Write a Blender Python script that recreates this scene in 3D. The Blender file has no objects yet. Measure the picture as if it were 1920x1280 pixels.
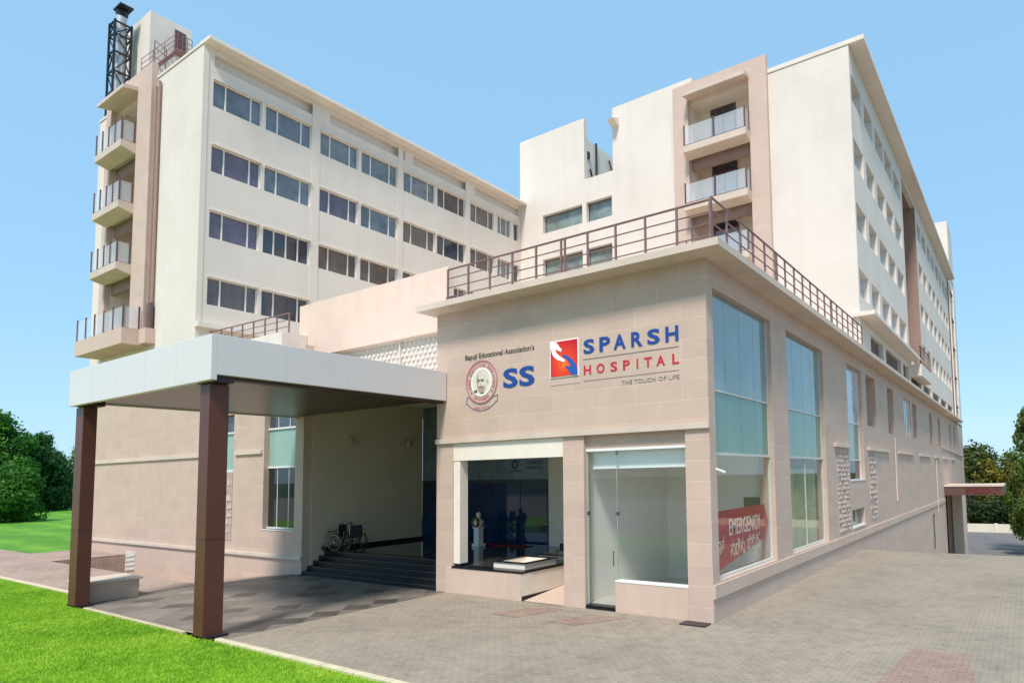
import bpy, math, random
import numpy as np
from mathutils import Vector, Matrix
random.seed(7); RNG=np.random.default_rng(7)
sc=bpy.context.scene
col=sc.collection
R=math.radians

# ------------------------------------------------------------------ camera
cam=bpy.data.cameras.new('camera'); camo=bpy.data.objects.new('camera',cam); col.objects.link(camo); sc.camera=camo
CF=(1171.6559,1206.1642,807.3830); YAW,PIT,ROL=0.5473,0.0708,-0.0185; CP=Vector((5.868,-12.394,3.193))
cy,sy,cp,sp,cr,sr=math.cos(YAW),math.sin(YAW),math.cos(PIT),math.sin(PIT),math.cos(ROL),math.sin(ROL)
fw=Vector((-sy*cp,cy*cp,sp)); rt0=Vector((cy,sy,0)); up0=rt0.cross(fw)
rt=cr*rt0+sr*up0; up=-sr*rt0+cr*up0
M=Matrix((rt,up,-fw)).transposed().to_4x4(); M.translation=CP; camo.matrix_world=M
cam.sensor_fit='HORIZONTAL'; cam.sensor_width=36; cam.lens=CF[0]/1920*36
cam.shift_x=(960-CF[1])/1920; cam.shift_y=(CF[2]-640)/1920
cam.clip_start=.1; cam.clip_end=6000

# ------------------------------------------------------------------ sky, sun, exposure
SUN_EL,SUN_AZ=R(57),R(161)          # azimuth clockwise from +Y
W=bpy.data.worlds.new('World'); sc.world=W; W.use_nodes=True
nt=W.node_tree; bg=nt.nodes['Background']; sky=nt.nodes.new('ShaderNodeTexSky')
sky.sky_type='NISHITA'; sky.sun_disc=False; sky.sun_elevation=SUN_EL; sky.sun_rotation=SUN_AZ
sky.air_density=1.0; sky.dust_density=0.6; sky.ozone_density=1.0; sky.altitude=0
# the clear pale cyan sky of the place: atmosphere model evened out with its own mean colour
wm=nt.nodes.new('ShaderNodeMix'); wm.data_type='RGBA'; wm.inputs[0].default_value=.78
nt.links.new(sky.outputs[0],wm.inputs[6]); wm.inputs[7].default_value=(1.30,2.50,3.62,1)
nt.links.new(wm.outputs[2],bg.inputs[0]); bg.inputs[1].default_value=.135
sl=bpy.data.lights.new('sun','SUN'); sl.energy=2.3; sl.angle=R(11); sl.color=(1,.94,.88)
so=bpy.data.objects.new('sun',sl); col.objects.link(so)
sd=Vector((math.sin(SUN_AZ)*math.cos(SUN_EL),math.cos(SUN_AZ)*math.cos(SUN_EL),math.sin(SUN_EL)))
so.rotation_euler=sd.to_track_quat('Z','Y').to_euler()
sc.view_settings.view_transform='Standard'; sc.view_settings.look='None'; sc.view_settings.gamma=1
sc.view_settings.exposure=0.95

# ------------------------------------------------------------------ materials
def srgb(r,g,b):
    f=lambda c:(c/12.92 if c<=.04045 else ((c+.055)/1.055)**2.4)
    return (f(r/255),f(g/255),f(b/255),1)
class NB:
    def __init__(s,name):
        s.m=bpy.data.materials.new(name); s.m.use_nodes=True; s.t=s.m.node_tree; s.n=s.t.nodes; s.b=s.n['Principled BSDF']
    def node(s,typ,**k):
        n=s.n.new(typ)
        for a,v in k.items():
            if a.startswith('i_'): n.inputs[a[2:]].default_value=v
            else: setattr(n,a,v)
        return n
    def link(s,a,b): s.t.links.new(a,b)
    def pos(s): return s.node('ShaderNodeNewGeometry').outputs['Position']
    def noise(s,scale,vec=None,detail=4,rough=.6):
        n=s.node('ShaderNodeTexNoise'); n.inputs['Scale'].default_value=scale; n.inputs['Detail'].default_value=detail; n.inputs['Roughness'].default_value=rough
        s.link(vec if vec is not None else s.pos(),n.inputs['Vector']); return n.outputs['Fac']
    def math(s,op,a,b=0.0,c=None):
        n=s.node('ShaderNodeMath',operation=op)
        for i,v in enumerate((a,b,c)):
            if v is None: continue
            if isinstance(v,(int,float)): n.inputs[i].default_value=v
            else: s.link(v,n.inputs[i])
        return n.outputs[0]
    def ramp(s,fac,stops):
        n=s.node('ShaderNodeValToRGB'); e=n.color_ramp.elements
        while len(e)>len(stops): e.remove(e[-1])
        while len(e)<len(stops): e.new(.5)
        for q,(p,c) in zip(e,stops): q.position=p; q.color=c
        s.link(fac,n.inputs[0]); return n.outputs[0]
    def mix(s,fac,a,b,mode='MIX'):
        n=s.node('ShaderNodeMix',data_type='RGBA',blend_type=mode)
        for sock,v in ((n.inputs[0],fac),(n.inputs[6],a),(n.inputs[7],b)):
            if isinstance(v,(int,float,tuple)): sock.default_value=v
            else: s.link(v,sock)
        return n.outputs[2]
    def out(s,c,rough=.7,bump=None,bs=.2,bd=.01,spec=.3):
        if isinstance(c,tuple): s.b.inputs['Base Color'].default_value=c
        else: s.link(c,s.b.inputs['Base Color'])
        if isinstance(rough,(int,float)): s.b.inputs['Roughness'].default_value=rough
        else: s.link(rough,s.b.inputs['Roughness'])
        s.b.inputs['Specular IOR Level'].default_value=spec
        if bump is not None:
            n=s.node('ShaderNodeBump'); n.inputs['Strength'].default_value=bs; n.inputs['Distance'].default_value=bd
            s.link(bump,n.inputs['Height']); s.link(n.outputs[0],s.b.inputs['Normal'])
        return s.m
    def wallvec(s,dz=0.):
        x=s.node('ShaderNodeSeparateXYZ'); s.link(s.pos(),x.inputs[0])
        c=s.node('ShaderNodeCombineXYZ'); s.link(s.math('ADD',x.outputs[0],x.outputs[1]),c.inputs[0]); s.link(s.math('ADD',x.outputs[2],dz),c.inputs[1]); return c.outputs[0]
def sc4(c,k): return (c[0]*k,c[1]*k,c[2]*k,1)
def plain(name,c,rough=.5,var=.06,scale=3.,metal=0.,spec=.4,bs=.1):
    b=NB(name); f=b.noise(scale); cc=b.ramp(f,[(.3,sc4(c,1-var*1.6)),(.7,sc4(c,1+var))])
    m=b.out(cc,rough,b.noise(60),bs,.003,spec); b.b.inputs['Metallic'].default_value=metal; return m
def plaster(name,c,streak=.05):
    b=NB(name)
    mp=b.node('ShaderNodeMapping'); b.link(b.wallvec(),mp.inputs[0]); mp.inputs['Scale'].default_value=(1.6,.12,1)
    f=b.noise(1.,mp.outputs[0],5,.65); g=b.noise(.35,None,5,.6); h=b.noise(14,None,3)
    c1=b.ramp(f,[(.25,sc4(c,1-streak*2.2)),(.55,c),(.8,sc4(c,1+streak*.5))])
    c2=b.ramp(g,[(.3,(.93,.92,.90,1)),(.6,(1,1,1,1))])
    cc=b.mix(1.,c1,c2,'MULTIPLY')
    x=b.node('ShaderNodeSeparateXYZ'); b.link(b.pos(),x.inputs[0])
    # construction joints every storey
    w=b.math('ABSOLUTE',b.math('SUBTRACT',b.math('FRACT',b.math('DIVIDE',b.math('ADD',x.outputs[2],1.02),3.05)),.5))
    j=b.math('LESS_THAN',w,.0045)
    cc=b.mix(b.math('MULTIPLY',j,.22),cc,sc4(c,.6))
    return b.out(cc,.85,h,.12,.01,.2)
def stone(name,c,bw=1.25,rh=.455,dz=-.32,joint=1.17,mort=.010,var=.035):
    b=NB(name); br=b.node('ShaderNodeTexBrick'); b.link(b.wallvec(dz),br.inputs['Vector'])
    br.offset=.5; br.inputs['Scale'].default_value=1; br.inputs['Brick Width'].default_value=bw; br.inputs['Row Height'].default_value=rh
    br.inputs['Mortar Size'].default_value=mort; br.inputs['Mortar Smooth'].default_value=.4; br.inputs['Bias'].default_value=0
    br.inputs['Color1'].default_value=sc4(c,1-var); br.inputs['Color2'].default_value=sc4(c,1+var); br.inputs['Mortar'].default_value=sc4(c,joint)
    n=b.noise(1.3,None,6,.65); n2=b.noise(22,None,4,.7)
    c1=b.mix(1.,br.outputs[0],b.ramp(n,[(.3,(.93,.92,.915,1)),(.65,(1.03,1.02,1.015,1))]),'MULTIPLY')
    c2=b.mix(1.,c1,b.ramp(n2,[(.3,(.93,.93,.93,1)),(.7,(1.04,1.04,1.04,1))]),'MULTIPLY')
    return b.out(c2,.75,b.math('ADD',b.math('MULTIPLY',br.outputs['Fac'],-.5),b.math('MULTIPLY',n2,.4)),.35,.012,.25)
def glassy(name,c,rough=.04,spec=.8,wob=.014,var=.17):
    b=NB(name); cc=b.ramp(b.noise(1.1,None,3,.7),[(.32,sc4(c,1-var*2)),(.68,(c[0]*(1+var),c[1]*(1+var*1.3),c[2]*(1+var*1.6),1))])
    return b.out(cc,rough,b.noise(.7,None,2),.06,wob,spec)
def clear(name,tint,refl=.9):
    m=bpy.data.materials.new(name); m.use_nodes=True; t=m.node_tree; t.nodes.clear()
    o=t.nodes.new('ShaderNodeOutputMaterial'); tr=t.nodes.new('ShaderNodeBsdfTransparent'); g=t.nodes.new('ShaderNodeBsdfGlossy'); mx=t.nodes.new('ShaderNodeMixShader'); fr=t.nodes.new('ShaderNodeLayerWeight')
    fr.inputs[0].default_value=.5; tr.inputs[0].default_value=tint; g.inputs['Roughness'].default_value=.01; g.inputs['Color'].default_value=(refl,refl,refl,1)
    pw=t.nodes.new('ShaderNodeMath'); pw.operation='POWER'; pw.inputs[1].default_value=4; t.links.new(fr.outputs['Facing'],pw.inputs[0]); mm=t.nodes.new('ShaderNodeMath'); mm.operation='MULTIPLY_ADD'; mm.inputs[1].default_value=.55; mm.inputs[2].default_value=.03; t.links.new(pw.outputs[0],mm.inputs[0])
    t.links.new(mm.outputs[0],mx.inputs[0]); t.links.new(tr.outputs[0],mx.inputs[1]); t.links.new(g.outputs[0],mx.inputs[2]); t.links.new(mx.outputs[0],o.inputs[0]); return m
def frost(name):
    m=bpy.data.materials.new(name); m.use_nodes=True; t=m.node_tree; p=t.nodes['Principled BSDF']; p.inputs['Base Color'].default_value=(.72,.76,.79,1); p.inputs['Roughness'].default_value=.15
    tr=t.nodes.new('ShaderNodeBsdfTransparent'); mx=t.nodes.new('ShaderNodeMixShader'); mx.inputs[0].default_value=.27; o=t.nodes['Material Output']
    t.links.new(tr.outputs[0],mx.inputs[1]); t.links.new(p.outputs[0],mx.inputs[2]); t.links.new(mx.outputs[0],o.inputs[0]); return m
def pavers(name,c,bw=.22,rh=.11,patch=.12,stain=.12):
    b=NB(name); br=b.node('ShaderNodeTexBrick'); b.link(b.pos(),br.inputs['Vector'])
    br.offset=.5; br.inputs['Scale'].default_value=1; br.inputs['Brick Width'].default_value=bw; br.inputs['Row Height'].default_value=rh
    br.inputs['Mortar Size'].default_value=.008; br.inputs['Mortar Smooth'].default_value=.3
    br.inputs['Color1'].default_value=sc4(c,1-patch); br.inputs['Color2'].default_value=sc4(c,1+patch); br.inputs['Mortar'].default_value=sc4(c,.7)
    n=b.noise(.45,None,7,.62); n2=b.noise(3.5,None,5,.7); n3=b.noise(40,None,3)
    c1=b.mix(1.,br.outputs[0],b.ramp(n,[(.3,(1-stain*1.6,)*3+(1,)),(.5,(1,1,1,1)),(.7,(1+stain,1+stain*.9,1+stain*.75,1))]),'MULTIPLY')
    c2=b.mix(1.,c1,b.ramp(n2,[(.28,(.78,.77,.76,1)),(.5,(1,1,1,1)),(.75,(1.1,1.08,1.05,1))]),'MULTIPLY')
    return b.out(c2,.82,b.math('ADD',b.math('MULTIPLY',br.outputs['Fac'],-1.),b.math('MULTIPLY',n3,.3)),.4,.008,.25)
def porchfloor():
    b=NB('porch_paving'); mp=b.node('ShaderNodeMapping'); b.link(b.pos(),mp.inputs[0]); mp.inputs['Rotation'].default_value=(0,0,R(45)); mp.inputs['Scale'].default_value=(1.45,1.45,1)
    ch=b.node('ShaderNodeTexChecker'); b.link(mp.outputs[0],ch.inputs[0]); ch.inputs['Scale'].default_value=1
    vo=b.node('ShaderNodeTexWhiteNoise'); fl=b.node('ShaderNodeVectorMath',operation='FLOOR'); mp2=b.node('ShaderNodeMapping'); b.link(b.pos(),mp2.inputs[0]); mp2.inputs['Rotation'].default_value=(0,0,R(45)); mp2.inputs['Scale'].default_value=(1.7,1.7,1)
    b.link(mp2.outputs[0],fl.inputs[0]); b.link(fl.outputs[0],vo.inputs[0])
    c=b.ramp(vo.outputs[0],[(0,(.08,.066,.057,1)),(.18,(.11,.093,.08,1)),(.22,(.165,.14,.118,1)),(.7,(.20,.17,.143,1)),(.9,(.26,.22,.187,1))])
    c=b.mix(1.,c,b.ramp(b.noise(2.2),[(.3,(.8,.8,.8,1)),(.7,(1.1,1.1,1.1,1))]),'MULTIPLY')
    return b.out(c,.42,b.noise(30),.15,.004,.4)
def grassmat(name,c1,c2,scale=1.2,stripes=False,mott=18):
    b=NB(name); f=b.noise(scale,None,6,.65); cc=b.ramp(f,[(.3,c1),(.7,c2)])
    cc=b.mix(1.,cc,b.ramp(b.noise(mott,None,4,.75),[(.3,(.6,.7,.5,1)),(.5,(1,1,1,1)),(.72,(1.35,1.2,1.2,1))]),'MULTIPLY')
    if stripes:
        x=b.node('ShaderNodeSeparateXYZ'); b.link(b.pos(),x.inputs[0])
        w=b.math('SINE',b.math('ADD',b.math('MULTIPLY',b.math('ADD',x.outputs[1],b.math('MULTIPLY',x.outputs[0],.07)),2.2),b.math('MULTIPLY',b.noise(.15),6)))
        cc=b.mix(1.,cc,b.ramp(w,[(.0,(.82,.88,.8,1)),(1,(1.12,1.06,1.,1))]),'MULTIPLY')
    return b.out(cc,.8,b.noise(50),.6,.03,.2)
def leafmat(name,dark,mid,light,hue=None):
    b=NB(name); f=b.noise(.55,None,4,.7); g=b.noise(5.,None,2)
    cc=b.ramp(b.math('ADD',b.math('MULTIPLY',f,.65),b.math('MULTIPLY',g,.35)),[(.32,dark),(.5,mid),(.68,light)])
    m=b.out(cc,.6,None,spec=.25)
    # thin leaves let some light through
    tl=b.node('ShaderNodeBsdfTranslucent'); b.link(cc,tl.inputs[0]); mx=b.node('ShaderNodeMixShader'); mx.inputs[0].default_value=.3
    o=b.n['Material Output']; b.link(b.b.outputs[0],mx.inputs[1]); b.link(tl.outputs[0],mx.inputs[2]); b.link(mx.outputs[0],o.inputs[0]); return m
def wood(name,c,rowlen=.16):
    b=NB(name); x=b.node('ShaderNodeSeparateXYZ'); b.link(b.pos(),x.inputs[0])
    fl=b.math('FLOOR',b.math('DIVIDE',x.outputs[1],rowlen)); wn=b.node('ShaderNodeTexWhiteNoise',noise_dimensions='1D'); b.link(fl,wn.inputs['W'])
    fr=b.math('FRACT',b.math('DIVIDE',x.outputs[1],rowlen)); gap=b.math('LESS_THAN',fr,.07)
    mp=b.node('ShaderNodeMapping'); b.link(b.pos(),mp.inputs[0]); mp.inputs['Scale'].default_value=(.6,9,9)
    g=b.noise(2.,mp.outputs[0],6,.7)
    cc=b.ramp(wn.outputs[0],[(0,sc4(c,.55)),(1,sc4(c,1.45))]); cc=b.mix(1.,cc,b.ramp(g,[(.3,(.65,.63,.6,1)),(.7,(1.2,1.18,1.15,1))]),'MULTIPLY')
    cc=b.mix(gap,cc,sc4(c,.15)); return b.out(cc,.33,g,.1,.003,.5)
def logomat(name):
    b=NB(name); x=b.node('ShaderNodeSeparateXYZ'); b.link(b.pos(),x.inputs[0])
    dx=b.math('SUBTRACT',x.outputs[0],-3.97); dz=b.math('SUBTRACT',x.outputs[2],6.05)
    r=b.math('SQRT',b.math('ADD',b.math('MULTIPLY',dx,dx),b.math('MULTIPLY',dz,dz)))
    return b.out(b.ramp(r,[(.0,srgb(244,120,30)),(.22,srgb(232,70,35)),(.6,srgb(196,28,40))]),.45)
PL=srgb(226,215,203); ST=srgb(199,175,158)
m_plaster=plaster('cream_plaster',PL,.022); m_white=plain('white_paint',srgb(232,230,226),.6,.03)
m_creamtrim=plain('cream_paint',srgb(234,222,206),.7,.03)
m_stone=stone('pink_stone_tiles',ST); m_stone_plain=stone('pink_stone_smooth',srgb(204,180,162),bw=2.4,rh=1.2,dz=0,joint=.9,mort=.006,var=.03)
m_frame=stone('pinkish_render',srgb(206,182,167),bw=9,rh=1.52,dz=0,joint=.88,mort=.01,var=.03)
m_slab=plain('pale_concrete',srgb(208,190,173),.8,.06,1.3); m_slabw=plain('cream_concrete',srgb(228,215,202),.8,.05,1.3)
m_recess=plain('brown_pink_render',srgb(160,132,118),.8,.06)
m_parapet=stone('peach_render',srgb(228,202,184),bw=3.,rh=1.3,dz=0,joint=1.03,mort=.006,var=.02)
m_can=plain('white_metal_cladding',srgb(218,211,207),.35,.02,.6,spec=.5,bs=.02)
m_pill=plain('brown_metal_cladding',srgb(92,50,36),.42,.06,1.5,spec=.45)
m_darkbeam=plain('dark_brown_beam',srgb(58,42,36),.5,.06)
m_soffit=wood('brown_plank_ceiling',srgb(72,50,38),.2); m_black=plain('black_granite',(.008,.008,.009,1),.3,.2,8,spec=.3,bs=.02)
def polished(name,c,rough=.06):
    b=NB(name); return b.out(b.ramp(b.noise(12,None,5,.8),[(.35,sc4(c,.6)),(.7,sc4(c,1.6))]),rough,None,spec=.75)
m_floor=polished('polished_dark_granite',(.05,.045,.042,1))
m_rail=plain('maroon_steel',srgb(134,102,98),.5,.1,6); m_dark=plain('dark_steel',srgb(52,46,48),.45,.1,6,spec=.5)
m_winf=plain('white_aluminium',srgb(230,226,220),.45,.03); m_winf2=plain('grey_aluminium',srgb(204,200,190),.45,.03); m_post=plain('brown_aluminium',srgb(104,78,76),.45,.05)
m_tealj=plain('glass_joint_grey',srgb(110,138,140),.5); m_g=[glassy('grey_blue_glass',srgb(112,118,126)),glassy('purplish_glass',srgb(106,94,108)),glassy('brown_curtain_glass',srgb(104,90,84)),glassy('dark_glass',srgb(66,67,75)),glassy('slate_glass',srgb(120,124,126))]
m_gpale=glassy('pale_sky_glass',srgb(186,190,194),.08,.7); m_grn=glassy('green_grey_glass',srgb(128,140,134))
m_door=glassy('pale_door_glass',srgb(160,168,184),.08,.7); m_teal=glassy('teal_back_painted_glass',srgb(104,140,124),.05,.8,.006,.03); m_tealp=glassy('pale_teal_glass',srgb(146,174,162),.1,.5,.006,.03)
m_skyg=glassy('blue_tinted_glass',srgb(132,152,152),.03,1.,.006,.05); m_deep=glassy('deep_dark_glass',srgb(22,34,38),.02,.8,.006)
m_blue=glassy('dark_blue_lobby_glass',srgb(18,46,80),.04,.6,.004); m_greyb=glassy('grey_frosted_glass',srgb(110,118,122),.2,.4)
m_clear=clear('clear_glass',(.985,.992,.985,1)); m_clearb=frost('balcony_glass'); m_tint=clear('green_tinted_glass',(.92,.95,.92,1))
m_tile=plain('light_floor_tile',srgb(188,184,174),.15,.05,2,spec=.5); m_int=plain('interior_wall_paint',srgb(236,232,220),.8,.02)
m_intw=plain('interior_white_band',srgb(236,240,236),.6,.02); m_beige=plain('beige_lobby_wall',srgb(202,188,160),.8,.03,.6)
m_cur=plain('cream_curtain',srgb(208,204,178),.8,.08,4); m_board=plain('brown_board',srgb(128,112,92),.7)
m_red=plain('red_vinyl',srgb(170,26,26),.4,.04,1.,spec=.4); m_redc=plain('red_mat',srgb(130,30,40),.9,.1); m_cream=plain('cream_lettering',srgb(222,200,178),.5,.02)
m_bluel=plain('blue_lettering',srgb(28,70,142),.4,.04); m_redl=plain('red_lettering',srgb(196,44,52),.4,.04); m_grey=plain('grey_lettering',srgb(150,144,136),.6,.02); m_dkl=plain('dark_grey_lettering',srgb(84,76,72),.6,.02)
m_logo=logomat('red_orange_logo'); m_logw=plain('logo_white',srgb(246,246,244),.5,.01); m_logb=plain('logo_blue',srgb(40,86,170),.45,.06,3); m_pinkl=plain('pink_lettering',srgb(196,120,124),.6,.03); m_slatel=plain('slate_outline',srgb(110,112,132),.6,.03)
m_oval=plain('portrait_background',srgb(222,212,196),.7,.03); m_skin=plain('portrait_tone',srgb(170,156,134),.7,.12,9); m_skl=plain('portrait_highlight',srgb(214,204,184),.7,.08,9); m_sep=plain('portrait_shade',srgb(112,94,74),.7,.15,12)
m_metal=plain('galvanised_steel',srgb(196,198,200),.35,.06,3,metal=.4); m_bk=plain('black_steel',srgb(34,36,42),.5,.1); m_rub=plain('black_rubber',(.02,.02,.02,1),.7); m_vinyl=plain('black_vinyl',(.025,.028,.03,1),.5)
m_chrome=plain('chrome',(.28,.28,.29,1),.2,.02,3,metal=1.); m_lamp=plain('frosted_lamp',srgb(180,170,140),.4); m_jaali=plain('white_lattice_tile',srgb(214,202,190),.7,.06,9); m_jtile=plain('pale_pierced_stone',srgb(206,188,176),.8,.05,9); m_jdk=plain('lattice_shade_stone',srgb(178,158,146),.85,.08,6)
m_pave=pavers('grey_pavers',srgb(153,141,125),.2,.1,.05,.11); m_pave2=pavers('warm_pavers',srgb(166,144,130),.24,.12,.08); m_redp=pavers('red_pavers',srgb(154,130,116),.2,.1,.06,.08)
m_porch=porchfloor(); m_kerb=plain('pale_kerb',srgb(204,192,160),.85,.1,4); m_asph=plain('dark_asphalt',srgb(112,108,106),.85,.12,.8)
m_lawn=grassmat('bright_lawn',(.16,.32,.015,1),(.28,.45,.025,1),.9); m_lawn2=grassmat('far_lawn',(.08,.24,.02,1),(.17,.36,.035,1),.25,True,2.); m_scrub=grassmat('scrub_ground',(.05,.07,.025,1),(.09,.11,.04,1),.2)
m_blade=leafmat('grass_blades',(.16,.38,.02,1),(.33,.56,.04,1),(.56,.72,.09,1))
m_bark=plain('bark',(.10,.075,.055,1),.9,.2,5,bs=.5)
m_leafL=leafmat('dark_green_leaves',(.02,.08,.012,1),(.05,.17,.018,1),(.14,.32,.03,1)); m_leafL2=leafmat('bluish_green_leaves',(.016,.065,.024,1),(.04,.13,.036,1),(.09,.22,.05,1))
m_leafR=leafmat('olive_leaves',(.035,.055,.014,1),(.09,.12,.028,1),(.19,.21,.05,1)); m_leafY=leafmat('yellow_flowering_leaves',(.06,.06,.012,1),(.17,.15,.022,1),(.42,.33,.035,1))
m_leafG=leafmat('fresh_green_leaves',(.045,.085,.018,1),(.13,.20,.035,1),(.28,.34,.07,1)); m_leafB=leafmat('bare_brown_twigs',(.06,.05,.04,1),(.09,.075,.06,1),(.13,.11,.09,1)); m_hedge=leafmat('deep_hedge_leaves',(.018,.034,.012,1),(.045,.075,.025,1),(.10,.14,.04,1))

# ------------------------------------------------------------------ mesh helpers
class MB:
    def __init__(s): s.v=[]; s.f=[]
    def add(s,v,f):
        n=len(s.v); s.v+= [tuple(p) for p in v]; s.f+=[tuple(i+n for i in q) for q in f]; return s
    def box(s,x0,x1,y0,y1,z0,z1):
        if x0>x1:x0,x1=x1,x0
        if y0>y1:y0,y1=y1,y0
        if z0>z1:z0,z1=z1,z0
        return s.add([(x0,y0,z0),(x1,y0,z0),(x1,y1,z0),(x0,y1,z0),(x0,y0,z1),(x1,y0,z1),(x1,y1,z1),(x0,y1,z1)],
          [(0,3,2,1),(4,5,6,7),(0,1,5,4),(1,2,6,5),(2,3,7,6),(3,0,4,7)])
    def bar(s,p,q,w,h=None):
        p=Vector(p);q=Vector(q);h=h or w;d=(q-p).normalized();u=Vector((0,0,1)) if abs(d.z)<.95 else Vector((1,0,0))
        a=d.cross(u).normalized()*w/2;b=a.cross(d).normalized()*h/2
        vs=[c+i*a+j*b for c in (p,q) for i,j in ((-1,-1),(1,-1),(1,1),(-1,1))]
        return s.add(vs,[(0,1,2,3),(7,6,5,4),(0,4,5,1),(1,5,6,2),(2,6,7,3),(3,7,4,0)])
    def tube(s,pts,r,n=8,cap=True):
        pts=[Vector(p) for p in pts]; rs=r if isinstance(r,(list,tuple)) else [r]*len(pts); vs=[];fs=[]
        for i,p in enumerate(pts):
            d=(pts[min(i+1,len(pts)-1)]-pts[max(i-1,0)]).normalized(); u=Vector((0,0,1)) if abs(d.z)<.9 else Vector((1,0,0))
            a=d.cross(u).normalized(); b=d.cross(a).normalized()
            for k in range(n):
                t=2*math.pi*k/n; vs.append(p+(a*math.cos(t)+b*math.sin(t))*rs[i])
        for i in range(len(pts)-1):
            for k in range(n): fs.append((i*n+k,i*n+(k+1)%n,(i+1)*n+(k+1)%n,(i+1)*n+k))
        if cap: fs.append(tuple(range(n))[::-1]); fs.append(tuple(range((len(pts)-1)*n,len(pts)*n)))
        return s.add(vs,fs)
    def prism(s,poly,fn,d0,d1):   # poly of (a,b); fn(a,b,d)->xyz
        n=len(poly); vs=[fn(a,b,d0) for a,b in poly]+[fn(a,b,d1) for a,b in poly]
        return s.add(vs,[tuple(range(n)),tuple(range(2*n-1,n-1,-1))]+[(i,i+n,(i+1)%n+n,(i+1)%n) for i in range(n)])
    def ring(s,fn,r0,r1,d0,d1,n=40,sx=1,a0=0,a1=2*math.pi):
        full=abs(a1-a0-2*math.pi)<1e-6; k=n if full else n+1; vs=[];fs=[]
        for i in range(k):
            t=a0+(a1-a0)*i/n
            for r,d in ((r0,d0),(r1,d0),(r1,d1),(r0,d1)): vs.append(fn(math.cos(t)*r*sx,math.sin(t)*r,d))
        for i in range(n):
            j=(i+1)%k
            for q in range(4): fs.append((i*4+q,i*4+(q+1)%4,j*4+(q+1)%4,j*4+q))
        return s.add(vs,fs)
    def grid(s,us,vs_,hole,fn,t):
        # solid sheet with holes; fn(u,v,w)->xyz, w 0 front .. t back
        nu,nv=len(us)-1,len(vs_)-1
        sol=[[not hole((us[i]+us[i+1])/2,(vs_[j]+vs_[j+1])/2) for j in range(nv)] for i in range(nu)]
        S=lambda i,j:0<=i<nu and 0<=j<nv and sol[i][j]
        for i in range(nu):
            for j in range(nv):
                if not sol[i][j]: continue
                a,b,c,d=us[i],us[i+1],vs_[j],vs_[j+1]
                s.add([fn(a,c,0),fn(b,c,0),fn(b,d,0),fn(a,d,0)],[(0,1,2,3)])
                s.add([fn(a,c,t),fn(b,c,t),fn(b,d,t),fn(a,d,t)],[(3,2,1,0)])
                if not S(i-1,j): s.add([fn(a,c,0),fn(a,d,0),fn(a,d,t),fn(a,c,t)],[(0,1,2,3)])
                if not S(i+1,j): s.add([fn(b,c,0),fn(b,c,t),fn(b,d,t),fn(b,d,0)],[(0,1,2,3)])
                if not S(i,j-1): s.add([fn(a,c,0),fn(a,c,t),fn(b,c,t),fn(b,c,0)],[(0,1,2,3)])
                if not S(i,j+1): s.add([fn(a,d,0),fn(b,d,0),fn(b,d,t),fn(a,d,t)],[(0,1,2,3)])
        return s
    def wall(s,ax,pl,u0,u1,z0,z1,t,holes=()):
        us=sorted({u0,u1,*[h[0] for h in holes],*[h[1] for h in holes]}); us=[u for u in us if u0<=u<=u1]
        zs=sorted({z0,z1,*[h[2] for h in holes],*[h[3] for h in holes]}); zs=[z for z in zs if z0<=z<=z1]
        H=lambda u,z:any(h[0]<u<h[1] and h[2]<z<h[3] for h in holes)
        fn=(lambda u,v,w:(u,pl+w,v)) if ax=='y' else (lambda u,v,w:(pl-w,u,v))
        return s.grid(us,zs,H,fn,t)
    def build(s,name,mat,parent=None,label=None,smooth=False,bevel=0):
        me=bpy.data.meshes.new(name); me.from_pydata(s.v,[],s.f); me.update(); me.materials.append(mat)
        if smooth: me.polygons.foreach_set('use_smooth',[True]*len(me.polygons))
        o=bpy.data.objects.new(name,me); col.objects.link(o)
        if parent is not None: o.parent=parent; o.matrix_parent_inverse=Matrix.Identity(4); shift(o,parent)
        if label: o['label']=label
        if bevel:
            md=o.modifiers.new('bevel','BEVEL'); md.width=bevel; md.segments=2; md.limit_method='ANGLE'
        return o
def world_off(p):
    v=Vector((0,0,0))
    while p is not None: v+=p.location; p=p.parent
    return v
def shift(o,parent):   # geometry is written in world coordinates: compensate the parents' offset
    off=world_off(parent)
    if off.length>1e-9: o.data.transform(Matrix.Translation(-off))
def thing(name,label,cat,loc=(0,0,0),group=None,kind=None):
    o=bpy.data.objects.new(name,None); o.empty_display_size=.3; col.objects.link(o); o.location=loc
    o['label']=label; o['category']=cat
    if group:o['group']=group
    if kind:o['kind']=kind
    return o
def tag(o,label,cat,group=None,kind=None):
    o['label']=label;o['category']=cat
    if group:o['group']=group
    if kind:o['kind']=kind
    return o
def struct(name,mb,m,label=None):
    o=mb.build(name,m); o['kind']='structure'; o['label']=label or name.replace('_',' '); o['category']=name.replace('_',' '); return o
def fy(y): return lambda a,b,d:(a,y-d,b)         # on a wall facing -Y, d out of the wall
def fx(x): return lambda a,b,d:(x+d,a,b)         # on a wall facing +X
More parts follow.
